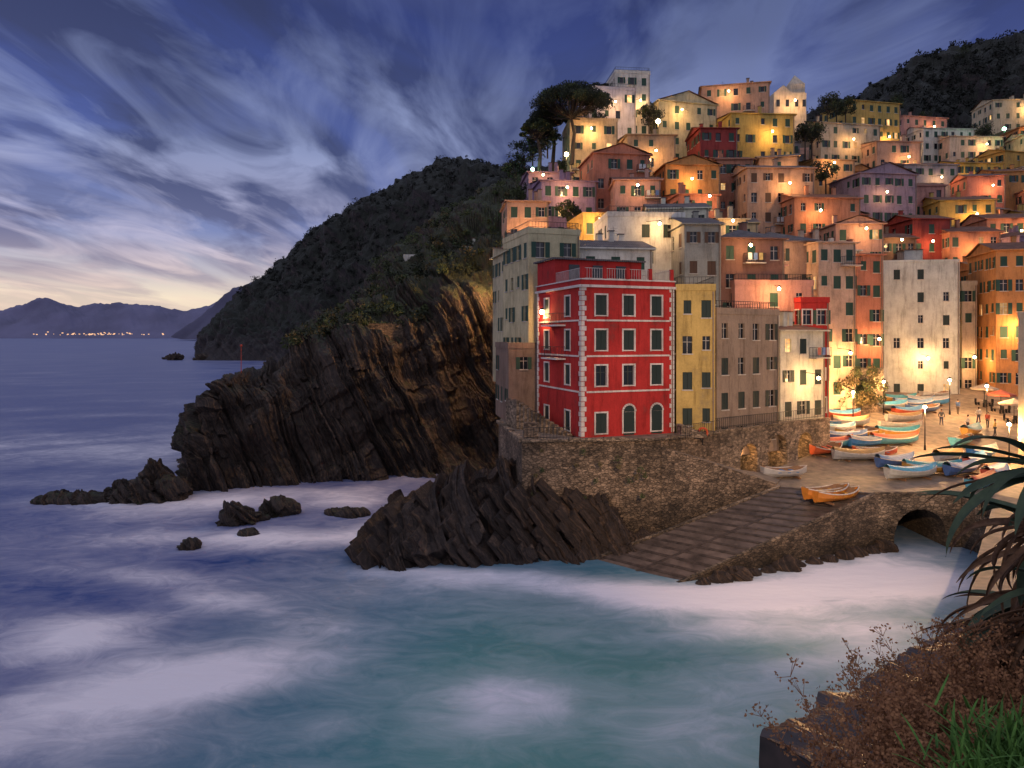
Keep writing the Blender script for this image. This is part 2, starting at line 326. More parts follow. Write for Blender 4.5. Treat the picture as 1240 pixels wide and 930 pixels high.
def clumps(name,centers,leaf,mat,per=60,parent=None,flat=1.0,mats=None):
    vs=[];fs=[];mi=[];cnt=0
    for ci,(c,r) in enumerate(centers):
        n=per
        d=np.random.normal(size=(n,3)); d/=np.linalg.norm(d,axis=1,keepdims=True); d*=(np.random.rand(n,1)**.4)*r; d[:,2]*=flat
        pos=np.array(c)+d
        a=np.random.normal(size=(n,3)); a/=np.linalg.norm(a,axis=1,keepdims=True); bb=np.cross(a,np.random.normal(size=(n,3))); bb/=np.linalg.norm(bb,axis=1,keepdims=True)
        L=leaf*(.5+np.random.rand(n,1)); W_=L*.45
        q=np.stack([pos-a*L,pos-bb*W_,pos+a*L,pos+bb*W_],1).reshape(-1,3); vs.append(q)
        fs.append(np.arange(n*4).reshape(n,4)+cnt); cnt+=n*4
        mi.append(np.full(n,random.randrange(len(mats)) if mats else 0))
    V=np.concatenate(vs); Fc=np.concatenate(fs); me=bpy.data.meshes.new(name); me.from_pydata(V.tolist(),[],Fc.tolist())
    for m in (mats or [mat]): me.materials.append(m)
    me.polygons.foreach_set('material_index',np.concatenate(mi)); me.update()
    o=bpy.data.objects.new(name,me); COL.objects.link(o)
    if parent: o.parent=parent; o.matrix_parent_inverse=Matrix.Translation(-Vector(parent.location))
    return o
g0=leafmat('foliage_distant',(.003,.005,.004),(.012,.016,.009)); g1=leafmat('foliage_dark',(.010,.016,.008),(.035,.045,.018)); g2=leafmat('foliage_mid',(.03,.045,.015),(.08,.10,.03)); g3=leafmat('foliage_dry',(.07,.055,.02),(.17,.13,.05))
Pr=P.reshape(-1,3); sel=[i for i in range(len(Pr)) if Pr[i][2]>45 and Pr[i][1]<600]
cs=[((Pr[i][0],Pr[i][1],Pr[i][2]+1),random.uniform(1.2,3.6)) for i in random.sample(sel,2800)]
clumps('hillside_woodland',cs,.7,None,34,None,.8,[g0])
# ------------------------------------------------------------------ near rocky headland
C=cols([
 [(222,592,86),(226,575,88),(236,545,90),(248,515,92),(262,500,94),(285,500,110)],
 [(196,609,69),(212,584,71),(228,544,72.5),(243,502,74),(262,474,77),(285,480,95)],
 [(250,606,70),(256,574,71.5),(262,520,73),(272,474,75),(287,447,80),(310,465,100)],
 [(305,600,71.5),(304,565,73),(302,505,75),(305,458,77),(318,436,84),(340,450,105)],
 [(380,594,74),(376,560,75.5),(374,495,78),(368,430,82),(362,414,95),(380,435,125)],
 [(450,590,76.5),(446,550,78),(442,475,81),(436,398,86),(426,366,122),(430,395,160)],
 [(520,588,77),(515,545,79),(512,455,84),(500,380,90),(486,302,138),(495,340,190)],
 [(580,586,78),(575,540,82),(572,445,88),(560,338,94),(556,248,158),(560,290,220)],
 [(620,586,79),(640,540,84),(640,440,88),(640,335,97),(640,215,176),(640,270,240)],
 [(680,580,82),(720,540,86),(720,460,90),(720,360,99),(740,190,182),(740,250,240)]])
P=loft(C,820,340); nn=normals(P)
if nn[200:500,60:150,1].mean()>0: nn=-nn
fade=np.ones(P.shape[1]); fade[225:]=np.linspace(1,.6,115)
D=strata(P,1.25,1.2,(.88,.25,.42),6.0,.45,1.1)-1.5*np.clip(fnoise(P,.09,3)*2,-1,1.5)
P2=P+nn*(D*fade[None,:])[...,None]
rm=rockmat('headland_rock',.6,(.030,.021,.016),(.20,.12,.072),(.88,.25,.42),(.018,.026,.01),(.085,.09,.03),2.8)
head=gridmesh('rocky_headland',P2,rm,False)
cs=[]
for _ in range(1100):
    i=random.randint(220,800); j=random.randint(197,283); q=P2[i,j]
    if q[2]>15 and noise.noise(Vector(q)*.09)+.3*R()>(.10 if q[2]<24 else -.1): cs.append(((q[0],q[1],q[2]+.3),random.uniform(.5,1.7)))
clumps('headland_shrubs',cs,.22,None,90,None,.75,[g1,g2,g2,g3,g1])
def boulder(name,px,py,sx_,sy_,sz_,seed,mat=rm,zoff=None):
    y0=H*F/(py-408); x0=SX(px,y0); n=34
    th=np.linspace(0,2*math.pi,n*2); ph=np.linspace(0,math.pi,n); T,Ph=np.meshgrid(th,ph,indexing='ij')
    Q=np.stack([np.sin(Ph)*np.cos(T),np.sin(Ph)*np.sin(T),np.cos(Ph)],-1); s=np.array([sx_,sy_,sz_])
    Wd=Q*s+np.array([x0,y0,sz_*.15 if zoff is None else zoff]); d=strata(Wd+seed*13,.5*min(s),.45,(.6,.2,.7)); d[-1]=d[0]; Wd=Wd+Q*d[...,None]
    return gridmesh(name,Wd,mat,False)
k=0
for px,py,a,b_,c in [(290,632,1.6,1.3,1.5),(337,622,1.6,1.2,1.0),(318,628,.7,.8,.3),(425,624,1.5,1,.5),(405,622,1.0,.8,.35),(230,664,.8,.6,.6),(300,648,.9,.8,.4),(212,436,4.5,4,4),(245,436,6,5,3),(205,435,5,4,2)]:
    boulder('sea_rock',px,py,a,b_,c,k); k+=1
for i in range(34):
    t=i/33; px=58+t*160; py=607-t*5+random.uniform(-4,4); s=random.uniform(.6,1.25)
    boulder('sea_rock',px,py,1.5*s,1.3*s,(.35+2.0*t**1.6*(.5+.7*R())+.5*max(0,math.sin(t*11))*R())*s,50+i)
# ------------------------------------------------------------------ front striated rocks
C=cols([
 [(470,640,62),(474,622,62),(480,612,62.5),(490,600,63),(520,594,64)],
 [(426,694,49),(434,668,50),(448,644,51.2),(478,618,53.5),(520,594,57)],
 [(466,704,46.3),(470,670,48),(480,634,50.3),(512,600,53),(560,572,57)],
 [(540,702,46.6),(532,664,48.3),(535,630,50.8),(556,600,53),(590,568,56)],
 [(614,696,47.6),(604,662,49.2),(598,630,51.2),(606,592,53),(622,565,55)],
 [(692,692,48.6),(684,662,50),(672,630,51.2),(664,594,52.2),(670,580,54)],
 [(766,690,49.3),(752,666,50.2),(740,640,51.4),(730,612,52.6),(735,610,54)],
 [(830,690,50.3),(825,670,51),(812,650,52.3),(800,640,53.6),(800,635,55)]])
P=loft(C,700,280); nn=normals(P)
if nn[:,:,2].mean()<0: nn=-nn
Dv=(.74,-.15,.62)
P2=P+nn*strata(P,.9,1.15,Dv,4.5,.7,1.5)[...,None]
rm2=rockmat('foreshore_rock',0,(.036,.024,.018),(.23,.14,.085),Dv,freq=3.0)
gridmesh('striated_foreshore_rock',P2,rm2,False)
sb=MB()
for i in range(90):
    iu=random.randint(90,600); iv=random.randint(50,230); b0=Vector(P[iu,iv])
    L=random.uniform(.3,1.3)*(.7 if iu<180 else 1); th=random.uniform(.1,.38); wd=random.uniform(.9,3.0)
    ax=Vector((-.62+random.gauss(0,.04),.1,.76)).normalized(); w_=Vector((.25,1,.1)).normalized(); tt=ax.cross(w_).normalized(); q=[]
    e1=random.uniform(.55,1); e2=random.uniform(.55,1)
    for z_ in (-2.2,L):
        for a_,c_ in ((-1,-1),(1,-1),(1,1),(-1,1)):
            q.append(b0+ax*(z_*((e1 if a_<0 else e2)) if z_>0 else z_)+w_*a_*wd*.5+tt*c_*th*(1 if z_<0 else .85))
    sb.hexa(q,rm2)
sb.build('tilted_rock_slabs')
# ------------------------------------------------------------------ terrace, walls, plaza, ramp
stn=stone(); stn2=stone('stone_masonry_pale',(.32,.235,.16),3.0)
pav=simple('paving',(.22,.17,.125),.65,0,.45,1.2)
def prism(name,pts,z0,z1,mat,topmat=None,parent=None,zt=None):
    mb=MB(); n=len(pts); tz=zt or [z1]*n
    for i in range(n):
        a,b_=pts[i],pts[(i+1)%n]; j=(i+1)%n
        mb.poly([(a[0],a[1],z0),(b_[0],b_[1],z0),(b_[0],b_[1],tz[j]),(a[0],a[1],tz[i])],mat)
    if n==4 or zt:
        c=(sum(q[0] for q in pts)/n,sum(q[1] for q in pts)/n,sum(tz)/n)
        for i in range(n): mb.poly([(pts[i][0],pts[i][1],tz[i]),(pts[(i+1)%n][0],pts[(i+1)%n][1],tz[(i+1)%n]),c],topmat or mat)
    else: mb.poly([(q[0],q[1],z) for q,z in zip(pts,tz)],topmat or mat)
    return mb.build(name,parent)
def XY(px,Y): return (SX(px,Y),Y)
p0=(SX(873,57),57.2); p1=(SX(1005,66),66); La=(Vector(p1)-Vector(p0)).length; au=(Vector(p1)-Vector(p0)).normalized(); an=Vector((au.y,-au.x))
bk0=Vector(p0)-an*2.15; bk1=Vector(p1)-an*2.15
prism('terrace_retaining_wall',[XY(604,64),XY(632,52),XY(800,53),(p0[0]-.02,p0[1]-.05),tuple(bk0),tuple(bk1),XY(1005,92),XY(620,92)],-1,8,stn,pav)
prism('sloping_stone_wall',[(SX(800,53)+.05,52.97),(SX(935,55.5),54.7),(SX(950,58.5),58.5),(SX(880,57.0),56.9)],-1,8,stn,pav,None,[7.5,4.25,4.1,4.9])
mb=MB()
for (a,b_) in ((XY(632,52),XY(800,53)),(XY(604,64),XY(632,52)),(XY(800,53),(p0[0]-.1,p0[1]-.1))):
    a=Vector(a);b_=Vector(b_);L=(b_-a).length;u_=(b_-a)/L
    n=int(L/.9)
    for i in range(n):
        c=a+u_*(i+.5)*L/n; mb.box(c,u_.x,u_.y,L/n/2-.01,.25,8.003,8.15+R()*.12,stn2)
mb.build('wall_coping_stones')
def archwall(name,p0,p1,z0,z1,arches,depth,mat,inner,backmat,parent=None):
    p0=Vector(p0);p1=Vector(p1);L=(p1-p0).length;u_=(p1-p0)/L;n_=Vector((u_.y,-u_.x)); mb=MB()
    us=[0,L]
    for (a,b_,zs) in arches: us+=list(np.linspace(a,b_,13))
    us=sorted(set(round(x,4) for x in us))
    def hz(x):
        for a,b_,zs in arches:
            if a-1e-3<=x<=b_+1e-3:
                r=(b_-a)/2; return zs+math.sqrt(max(0,r*r-(x-a-r)**2))
        return None
    def pt(x,z,d=0): q=p0+u_*x-n_*d; return (q.x,q.y,z)
    for i in range(len(us)-1):
        a,b_=us[i],us[i+1]; mid=(a+b_)/2; ins=any(A<mid<B for A,B,_ in arches)
        if not ins: mb.poly([pt(a,z0),pt(b_,z0),pt(b_,z1),pt(a,z1)],mat)
        else:
            ha,hb=hz(a),hz(b_); mb.poly([pt(a,ha),pt(b_,hb),pt(b_,z1),pt(a,z1)],mat)
            mb.poly([pt(a,ha),pt(a,ha,depth),pt(b_,hb,depth),pt(b_,hb)],inner)
            mb.poly([pt(a,z0,depth),pt(b_,z0,depth),pt(b_,hb,depth),pt(a,ha,depth)],backmat)
    for A,B,zs in arches:
        for x in (A,B): mb.poly([pt(x,z0),pt(x,z0,depth),pt(x,zs,depth),pt(x,zs)],inner)
        r=(B-A)/2
        for j in range(11):
            t0=math.pi*(j+.06)/11; t1=math.pi*(j+.94)/11; q=[]
            for d in (.0,-.06):
                for rr_,t in ((r,t0),(r+.4,t0),(r+.4,t1),(r,t1)): q.append(pt(A+r-rr_*math.cos(t),zs+rr_*math.sin(t),d))
            mb.hexa(q,stn2)
    mb.poly([pt(0,z1),pt(L,z1),pt(L,z1,depth+.3),pt(0,z1,depth+.3)],pav)
    mb.poly([pt(0,z0),pt(0,z1),pt(0,z1,depth+.3),pt(0,z0,depth+.3)],mat); mb.poly([pt(L,z0),pt(L,z0,depth+.3),pt(L,z1,depth+.3),pt(L,z1)],mat)
    q=[pt(0,0,-.06),pt(L,0,-.06),pt(L,0,.28),pt(0,0,.28)]; mb.hexa([(x[0],x[1],z1+.003) for x in q]+[(x[0],x[1],z1+.16) for x in q],stn2)
    return mb.build(name,parent)
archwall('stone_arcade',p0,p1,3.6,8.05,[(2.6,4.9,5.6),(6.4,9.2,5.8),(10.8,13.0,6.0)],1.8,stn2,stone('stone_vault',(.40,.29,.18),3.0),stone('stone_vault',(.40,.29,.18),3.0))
pzY=[50,52,60,66,75,92,110,140]; pzZ=[4,4,4.2,4.9,6.3,9.1,10.6,14]
def plz(y): return float(np.interp(y,pzY,pzZ))
def on_plaza(px,py):
    best=min((abs(H-(py-408)/F*y-plz(y)),y) for y in np.arange(51,110,.1)); y=best[1]; return Vector((SX(px,y),y,plz(y)))
ys=np.linspace(52,120,60); Pz=np.zeros((40,60,3))
for j,y in enumerate(ys):
    xl=float(np.interp(y,[52,54.5,57,66,92,120],[27.9,21.0,19.0,29.5,40,60])); xr=.80*y+8
    for i in range(40):
        t=i/39; Pz[i,j]=(xl+(xr-xl)*t,y,plz(y)+.012)
gridmesh('harbour_square_paving',Pz,pav,False)
prism('harbour_square_base',[(21,54.4),(27.5,52.3),(27.5,59),(50,59),(50,66),(30,66),(19,57)],-1,3.9,stn)
archwall('quay_bridge_arch',(27.9,52),(34.2,52),-1,4.0,[(1.2,5.2,.9)],6,stn2,stn,simple('painted_arch_shade',(.01,.01,.01),1))  # back wall painted near-black to stand for the shade deep in the arch
prism('quay_walkway',[(34.25,52),(34.9,49.5),(24.5,36),(15.6,23.6),(22,14),(70,20),(70,58),(34.25,58)],-1,4.4,stn,pav,None,[4.0,4.0,4.3,6.2,6.5,6.5,4.0,4.0])
UL=Vector((SX(942,54.4),54.4,4.02)); UR=Vector((27.9,52.0,4.02)); LL=Vector((SX(728,50),49.6,0.1)); LR=Vector((SX(838,45),44.8,0.1))
LL2=LL+(LL-UL)*.25; LR2=LR+(LR-UR)*.25
wood=simple('wet_planks',(.06,.045,.038),.4,0,.5,2); rampm=simple('slipway_concrete',(.105,.078,.064),.42,0,.6,.8)
mb=MB(); nR=20
def rp(u_,v_): a=UL.lerp(LL2,v_); b_=UR.lerp(LR2,v_); return a.lerp(b_,u_)
for i in range(nR):
    v0,v1=i/nR,(i+1)/nR
    mb.poly([rp(0,v0),rp(0,v1),rp(1,v1),rp(1,v0)],rampm)
    ja,jb=random.uniform(-.006,.006),random.uniform(-.006,.006)
    q=[rp(.04,v0+ja),rp(.04,v0+.010+ja),rp(.94,v0+.010+jb),rp(.94,v0+jb)]; mb.hexa([x+Vector((0,0,.004)) for x in q]+[x+Vector((0,0,.09)) for x in q],wood)
for uu in (.0,.5,.96):
    q=[rp(uu,0),rp(uu,1),rp(uu+.035,1),rp(uu+.035,0)]; mb.hexa([x+Vector((0,0,.006)) for x in q]+[x+Vector((0,0,.16 if uu!=.5 else .05)) for x in q],stn2 if uu!=.5 else wood)
for (u_) in (0,1):
    a,b_=rp(u_,0),rp(u_,1); mb.poly([(a.x,a.y,-2),(b_.x,b_.y,-2),b_,a],stn)
mb.poly([(rp(0,1).x,rp(0,1).y,-3),(rp(1,1).x,rp(1,1).y,-3),rp(1,1),rp(0,1)],stn)
mb.build('slipway')
for i in range(13):
    t=i/12; q=rp(1.03,t*.78+.02); s=random.uniform(.35,.95)
    boulder('quay_rock',620+(q.x+.4)/q.y*F,408+H*F/(q.y-.5),s*1.2,s,s*.7,200+i,rm2)
# ------------------------------------------------------------------ houses
TRIM=plaster((.60,.55,.48)); FR=simple('window_frame',(.45,.42,.37),.6)
RAIL=simple('iron_railing',(.03,.03,.035),.5,.5)
SHC={'g':shutter((.02,.075,.05)),'d':shutter((.016,.035,.03)),'b':shutter((.12,.06,.03)),'l':shutter((.12,.2,.17))}
def facade(wb,gb,o,u_,W_,z0,z1,wm_,colsx,rows,ww,wh,opt):
    n_=(u_[1],-u_[0])
    def pt(a,z,d=0): return (o[0]+u_[0]*a+n_[0]*d,o[1]+u_[1]*a+n_[1]*d,z)
    def fb(mb,a0,a1,za,zb,d0,d1,m):
        q=[pt(a0,za,d1),pt(a1,za,d1),pt(a1,za,d0),pt(a0,za,d0)]; mb.hexa(q+[(x[0],x[1],zb) for x in q],m)
    holes={}; A=[0,W_]; Z=[z0,z1]
    for r,zr in enumerate(rows):
        for c,cx in enumerate(colsx):
            if R()<opt.get('skip',.14): continue
            k_=1 if opt.get('regular') else random.choice((1,1,1,.8,.62))
            if zr-.05<z0 or zr+wh+.1>z1: continue
            holes[(r,c)]=(cx-ww/2*(k_**.5),cx+ww/2*(k_**.5),zr+wh*(1-k_)*.6,zr+wh)
    for h in holes.values(): A+=[h[0],h[1]]; Z+=[h[2],h[3]]
    A=sorted(set(round(x,3) for x in A)); Z=sorted(set(round(x,3) for x in Z)); hs=list(holes.values())
    for i in range(len(A)-1):
        for j in range(len(Z)-1):
            ma,mz=(A[i]+A[i+1])/2,(Z[j]+Z[j+1])/2
            if any(h[0]<ma<h[1] and h[2]<mz<h[3] for h in hs): continue
            wb.poly([pt(A[i],Z[j]),pt(A[i+1],Z[j]),pt(A[i+1],Z[j+1]),pt(A[i],Z[j+1])],wm_)
    sh=SHC[opt.get('sh','g')]
    for (a0,a1,za,zb) in hs:
        d=-.2
        for q in ([pt(a0,za),pt(a0,za,d),pt(a0,zb,d),pt(a0,zb)],[pt(a1,za),pt(a1,zb),pt(a1,zb,d),pt(a1,za,d)],[pt(a0,zb),pt(a0,zb,d),pt(a1,zb,d),pt(a1,zb)],[pt(a0,za),pt(a1,za),pt(a1,za,d),pt(a0,za,d)]): wb.poly(q,opt.get('trim',wm_))
        lit=R()<opt.get('lit',.08)*.42; mid=(a0+a1)/2
        gm=litglass(random.choice((0,1,2,0))) if lit else glass()
        gb.poly([pt(a0,za,d),pt(a1,za,d),pt(a1,zb,d),pt(a0,zb,d)],gm)
        closed=(not lit) and R()<opt.get('closed',.5)
        fb(gb,a0-.06,a1+.06,za-.09,za-.002,-.1,.09,opt.get('sill',TRIM))
        if closed:
            fb(gb,a0+.01,mid-.01,za+.01,zb-.01,-.1,-.04,sh); fb(gb,mid+.01,a1-.01,za+.01,zb-.01,-.1,-.04,sh)
        else:
            if opt.get('near',True):
                fr_=opt.get('frame',FR)
                fb(gb,mid-.025,mid+.025,za,zb,d+.004,d+.05,fr_); fb(gb,a0,a1,zb-(zb-za)*.35,zb-(zb-za)*.35+.045,d+.004,d+.045,fr_)
            if R()<opt.get('open',.7):
                hw=(a1-a0)/2
                fb(gb,a0-hw-.02,a0-.02,za,zb,.005,.05,sh); fb(gb,a1+.02,a1+hw+.02,za,zb,.005,.05,sh)
        if opt.get('surround'):
            s=opt['surround']; t=.13
            fb(gb,a0-t,a0-.003,za-.12,zb+t,.003,.05,s); fb(gb,a1+.003,a1+t,za-.12,zb+t,.003,.05,s); fb(gb,a0,a1,zb+.003,zb+t,.003,.05,s)
    return pt,fb
def rail(mb,p,q,z,h=.95,m=None,step=.25):
    m=m or RAIL; p=Vector(p);q=Vector(q);L=(q-p).length
    if L<.1: return
    u_=(q-p)/L
    for zz in (z+h,z+h*.15): mb.box((p+q)/2,u_.x,u_.y,L/2,.02,zz-.02,zz+.02,m)
    n=max(2,int(L/step))
    for i in range(n+1):
        c=p+u_*(L*i/n); mb.box(c,u_.x,u_.y,.013,.013,z,z+h,m)
HOUSES=[]; LAMPS=[]
CLOTH=[simple('laundry',c) for c in ((.5,.5,.5),(.12,.2,.4),(.5,.15,.1),(.5,.4,.15))]
def house(name,c,rot,w_,dp,zb,zt,col,roof='gable',opt=None,lamp=0,extra=7,ww=.9,wh=1.45,fh=3.0,colsx=None,rows=None,sp=2.5):
    opt=dict(opt or {}); cr,sr=math.cos(math.radians(rot)),math.sin(math.radians(rot)); U=(cr,sr); V=(-sr,cr)
    e=empty(name,(c[0]+U[0]*w_/2+V[0]*dp/2,c[1]+U[1]*w_/2+V[1]*dp/2,zb)); col=tuple(max(.02,x*random.uniform(.92,1.08)) for x in col) if c[1]>62 else col; wm_=plaster(col)
    wb,gb,rb=MB(),MB(),MB(); z0=zb-extra
    opt['near']=c[1]<115
    def cx(L):
        n=max(1,int(round(L/sp))); j=0 if opt.get('regular') else .12
        return [L*(i+.5)/n+random.uniform(-j,j) for i in range(n)]
    if rows is None:
        rows=[]; z=zt-fh+.75
        while z>z0: rows.append(z); z-=fh
    P_=lambda a,b_: (c[0]+U[0]*a+V[0]*b_, c[1]+U[1]*a+V[1]*b_)
    fr=facade(wb,gb,P_(0,0),U,w_,z0,zt,wm_,colsx or cx(w_),rows,ww,wh,opt)
    facade(wb,gb,P_(0,dp),(-V[0],-V[1]),dp,z0,zt,wm_,opt.get('lcols') or cx(dp),rows,ww,wh,opt)
    facade(wb,gb,P_(w_,0),V,dp,z0,zt,wm_,cx(dp),rows,ww,wh,opt)
    a_,b__=P_(w_,dp),P_(0,dp); wb.poly([(*a_,z0),(*b__,z0),(*b__,zt),(*a_,zt)],wm_)
    ov=.35
    def tp(a,b_,z): q=P_(a,b_); return (q[0],q[1],z)
    kind=opt.get('tile','clay'); rt=rooft(kind)
    if roof=='flat':
        t=.22; ph=opt.get('ph',.55)
        rb.poly([tp(0,0,zt),tp(w_,0,zt),tp(w_,dp,zt),tp(0,dp,zt)],simple('roof_terrace_tiles',(.28,.17,.12),.8))
        for a0,a1,b0,b1 in ((-.06,w_+.06,-.06,t),(-.06,w_+.06,dp-t,dp+.06),(-.06,t,t,dp-t),(w_-t,w_+.06,t,dp-t)):
            q=[tp(a0,b0,zt+.003),tp(a1,b0,zt+.003),tp(a1,b1,zt+.003),tp(a0,b1,zt+.003)]; rb.hexa(q+[(x[0],x[1],zt+ph) for x in q],wm_)
        if opt.get('rail'):
            for s_,e_ in ((P_(.1,.1),P_(w_-.1,.1)),(P_(.1,.1),P_(.1,dp-.1)),(P_(w_-.1,.1),P_(w_-.1,dp-.1))): rail(rb,s_,e_,zt+ph,.6,None,.3)
        if R()<.6 and w_>4.5 and not opt.get('nohut'):
            a0=random.uniform(.5,w_-3); q=[tp(a0,dp-3,zt+.01),tp(a0+2.4,dp-3,zt+.01),tp(a0+2.4,dp-.6,zt+.01),tp(a0,dp-.6,zt+.01)]; rb.hexa(q+[(x[0],x[1],zt+2.3) for x in q],wm_)
            q=[tp(a0-.15,dp-3.15,zt+2.303),tp(a0+2.55,dp-3.15,zt+2.303),tp(a0+2.55,dp-.45,zt+2.303),tp(a0-.15,dp-.45,zt+2.303)]; rb.hexa(q+[(x[0],x[1],zt+2.42) for x in q],rt)
    else:
        if roof=='gable':
            hgt=dp*.16; sl=([(-ov,-ov,0),(w_+ov,-ov,0),(w_+ov,dp/2,1),(-ov,dp/2,1)],[(w_+ov,dp+ov,0),(-ov,dp+ov,0),(-ov,dp/2,1),(w_+ov,dp/2,1)])
            for a in (0,w_): wb.poly([tp(a,0,zt),tp(a,dp,zt),tp(a,dp/2,zt+hgt)],wm_)
        elif roof=='gablef':
            hgt=w_*.18; sl=([(-ov,dp+ov,0),(-ov,-ov,0),(w_/2,-ov,1),(w_/2,dp+ov,1)],[(w_+ov,-ov,0),(w_+ov,dp+ov,0),(w_/2,dp+ov,1),(w_/2,-ov,1)])
            wb.poly([tp(0,0,zt),tp(w_,0,zt),tp(w_/2,0,zt+hgt)],wm_); wb.poly([tp(0,dp,zt),tp(w_,dp,zt),tp(w_/2,dp,zt+hgt)],wm_)
        elif roof=='shed':
            hgt=dp*.16; sl=([(-ov,-ov,0),(w_+ov,-ov,0),(w_+ov,dp+ov,1),(-ov,dp+ov,1)],)
            wb.poly([tp(0,0,zt),tp(0,dp,zt),tp(0,dp,zt+hgt)],wm_); wb.poly([tp(w_,0,zt),tp(w_,dp,zt),tp(w_,dp,zt+hgt)],wm_); wb.poly([tp(0,dp,zt),tp(w_,dp,zt),tp(w_,dp,zt+hgt),tp(0,dp,zt+hgt)],wm_)
        else:
            hgt=min(w_,dp)*.2; r_=min(w_,dp)/2
            if w_>=dp: r1,r2=(r_,dp/2),(w_-r_,dp/2)
            else: r1,r2=(w_/2,r_),(w_/2,dp-r_)
            k4=[(-ov,-ov,0),(w_+ov,-ov,0),(w_+ov,dp+ov,0),(-ov,dp+ov,0)]; R1=(*r1,1);R2=(*r2,1)
            sl=([k4[0],k4[1],R2,R1],[k4[1],k4[2],R2],[k4[2],k4[3],R1,R2],[k4[3],k4[0],R1]) if w_>=dp else ([k4[0],k4[1],R1],[k4[1],k4[2],R2,R1],[k4[2],k4[3],R2],[k4[3],k4[0],R1,R2])
        for s_ in sl:
            rb.poly([tp(x,y,zt+.06+z*hgt) for x,y,z in s_],rt)
        q=[tp(-ov,-ov,zt-.08),tp(w_+ov,-ov,zt-.08),tp(w_+ov,dp+ov,zt-.08),tp(-ov,dp+ov,zt-.08)]; rb.hexa(q+[(x[0],x[1],zt+.05) for x in q],wm_)
        for _ in range(random.choice((1,1,2,3))):
            a0=random.uniform(.6,w_-1); b0=random.uniform(dp*.3,dp*.7); q=[tp(a0,b0,zt),tp(a0+.5,b0,zt),tp(a0+.5,b0+.5,zt),tp(a0,b0+.5,zt)]; rb.hexa(q+[(x[0],x[1],zt+hgt+.9) for x in q],wm_)
            q=[tp(a0-.08,b0-.08,zt+hgt+.903),tp(a0+.58,b0-.08,zt+hgt+.903),tp(a0+.58,b0+.58,zt+hgt+.903),tp(a0-.08,b0+.58,zt+hgt+.903)]; rb.hexa(q+[(x[0],x[1],zt+hgt+1.0) for x in q],rt)
    if R()<.5:
        q=tp(random.uniform(.5,w_-.5),dp*.6,zt+.5); rb.tube(q,(q[0],q[1],q[2]+2.4),.02,.02,RAIL,4)
        for k_ in range(3): rb.tube((q[0]-.4,q[1],q[2]+1.7+.25*k_),(q[0]+.4,q[1],q[2]+1.7+.25*k_),.012,.012,RAIL,3)
    pt,fb=fr
    if w_>4 and R()<opt.get('balc',.45):
        a0=random.choice(cx(w_)); zr=random.choice(rows[:3])-.35
        if zr>z0:
            fb(rb,a0-1.1,a0+1.1,zr-.12,zr,.003,.85,TRIM)
            o_=lambda a,d: tuple(pt(a,0,d)[:2]); rail(rb,o_(a0-1.05,.8),o_(a0+1.05,.8),zr,.95); rail(rb,o_(a0-1.05,.05),o_(a0-1.05,.8),zr,.95); rail(rb,o_(a0+1.05,.05),o_(a0+1.05,.8),zr,.95)
            if R()<.6:
                for k_ in range(3): x=a0-.9+k_*.6; fb(rb,x,x+.42,zr+.25,zr+.97,.86,.88,random.choice(CLOTH))
    fb(rb,w_-.22,w_-.12,z0,zt-.1,.004,.1,simple('drainpipe',(.2,.15,.11),.5))
    wb.build('walls',e); gb.build('windows',e); rb.build('roof',e)
    HOUSES.append((e.location.x,e.location.y,max(w_,dp)/2,zb,zt))
    if lamp:
        q=P_(w_*random.uniform(.3,.7),-1.0); LAMPS.append((q[0],q[1],min(zt-.5,zb+4.0),lamp,(P_(w_*.5,-.0)) ))
    return e,P_,fr,wb
COLR=dict(red=(.48,.038,.036),yellow=(.60,.42,.14),tan=(.33,.25,.19),cream=(.60,.49,.33),white=(.68,.63,.57),pink=(.56,.30,.25),salmon=(.54,.23,.15),orange=(.60,.28,.10),ochre=(.57,.38,.11),mauve=(.40,.27,.34),grey=(.36,.34,.34),brown=(.27,.15,.11),peach=(.58,.36,.23),dred=(.32,.06,.05),stone=(.26,.20,.15))
def hero(nm,px0,px1,pt_,pb,Y,rot,dp,col,roof='gable',lamp=0,**opt):
    c=(SX(px0,Y),Y); k1=(px1-620)/F; cr,sr=math.cos(math.radians(rot)),math.sin(math.radians(rot))
    w_=(k1*Y-c[0])/(cr-k1*sr); ex=opt.pop('extra',7); kw={k:opt.pop(k) for k in ('ww','wh','fh','sp','colsx') if k in opt}
    if roof in('gable','hip','gablef','shed'): pt_+=3
    return house(nm,c,rot,w_,dp,H-(pb-408)/F*Y,H-(pt_-408)/F*Y,COLR[col],roof,opt,lamp,ex,**kw)
rc=(SX(704,54),54.0); white=plaster((.70,.64,.60))
darkfr=simple('dark_frame',(.05,.06,.05))
e,P_,fr,_=house('red_apartment_house',rc,20,8.5,9.2,8.0,20.1,COLR['red'],'flat',dict(regular=1,nohut=1,frame=darkfr,sh='d',closed=.88,skip=0,lit=0,open=0,surround=white,trim=white,sill=white,ph=.45,balc=0,lcols=[2.2,6.6]),0,2,
    ww=.98,wh=1.6,colsx=[1.75,4.25,6.85],rows=[8.3,12.1,14.95,17.75])
pt,fb=fr; mb=MB()
U=(math.cos(math.radians(20)),math.sin(math.radians(20))); V=(-U[1],U[0])
z=8.1; k=0
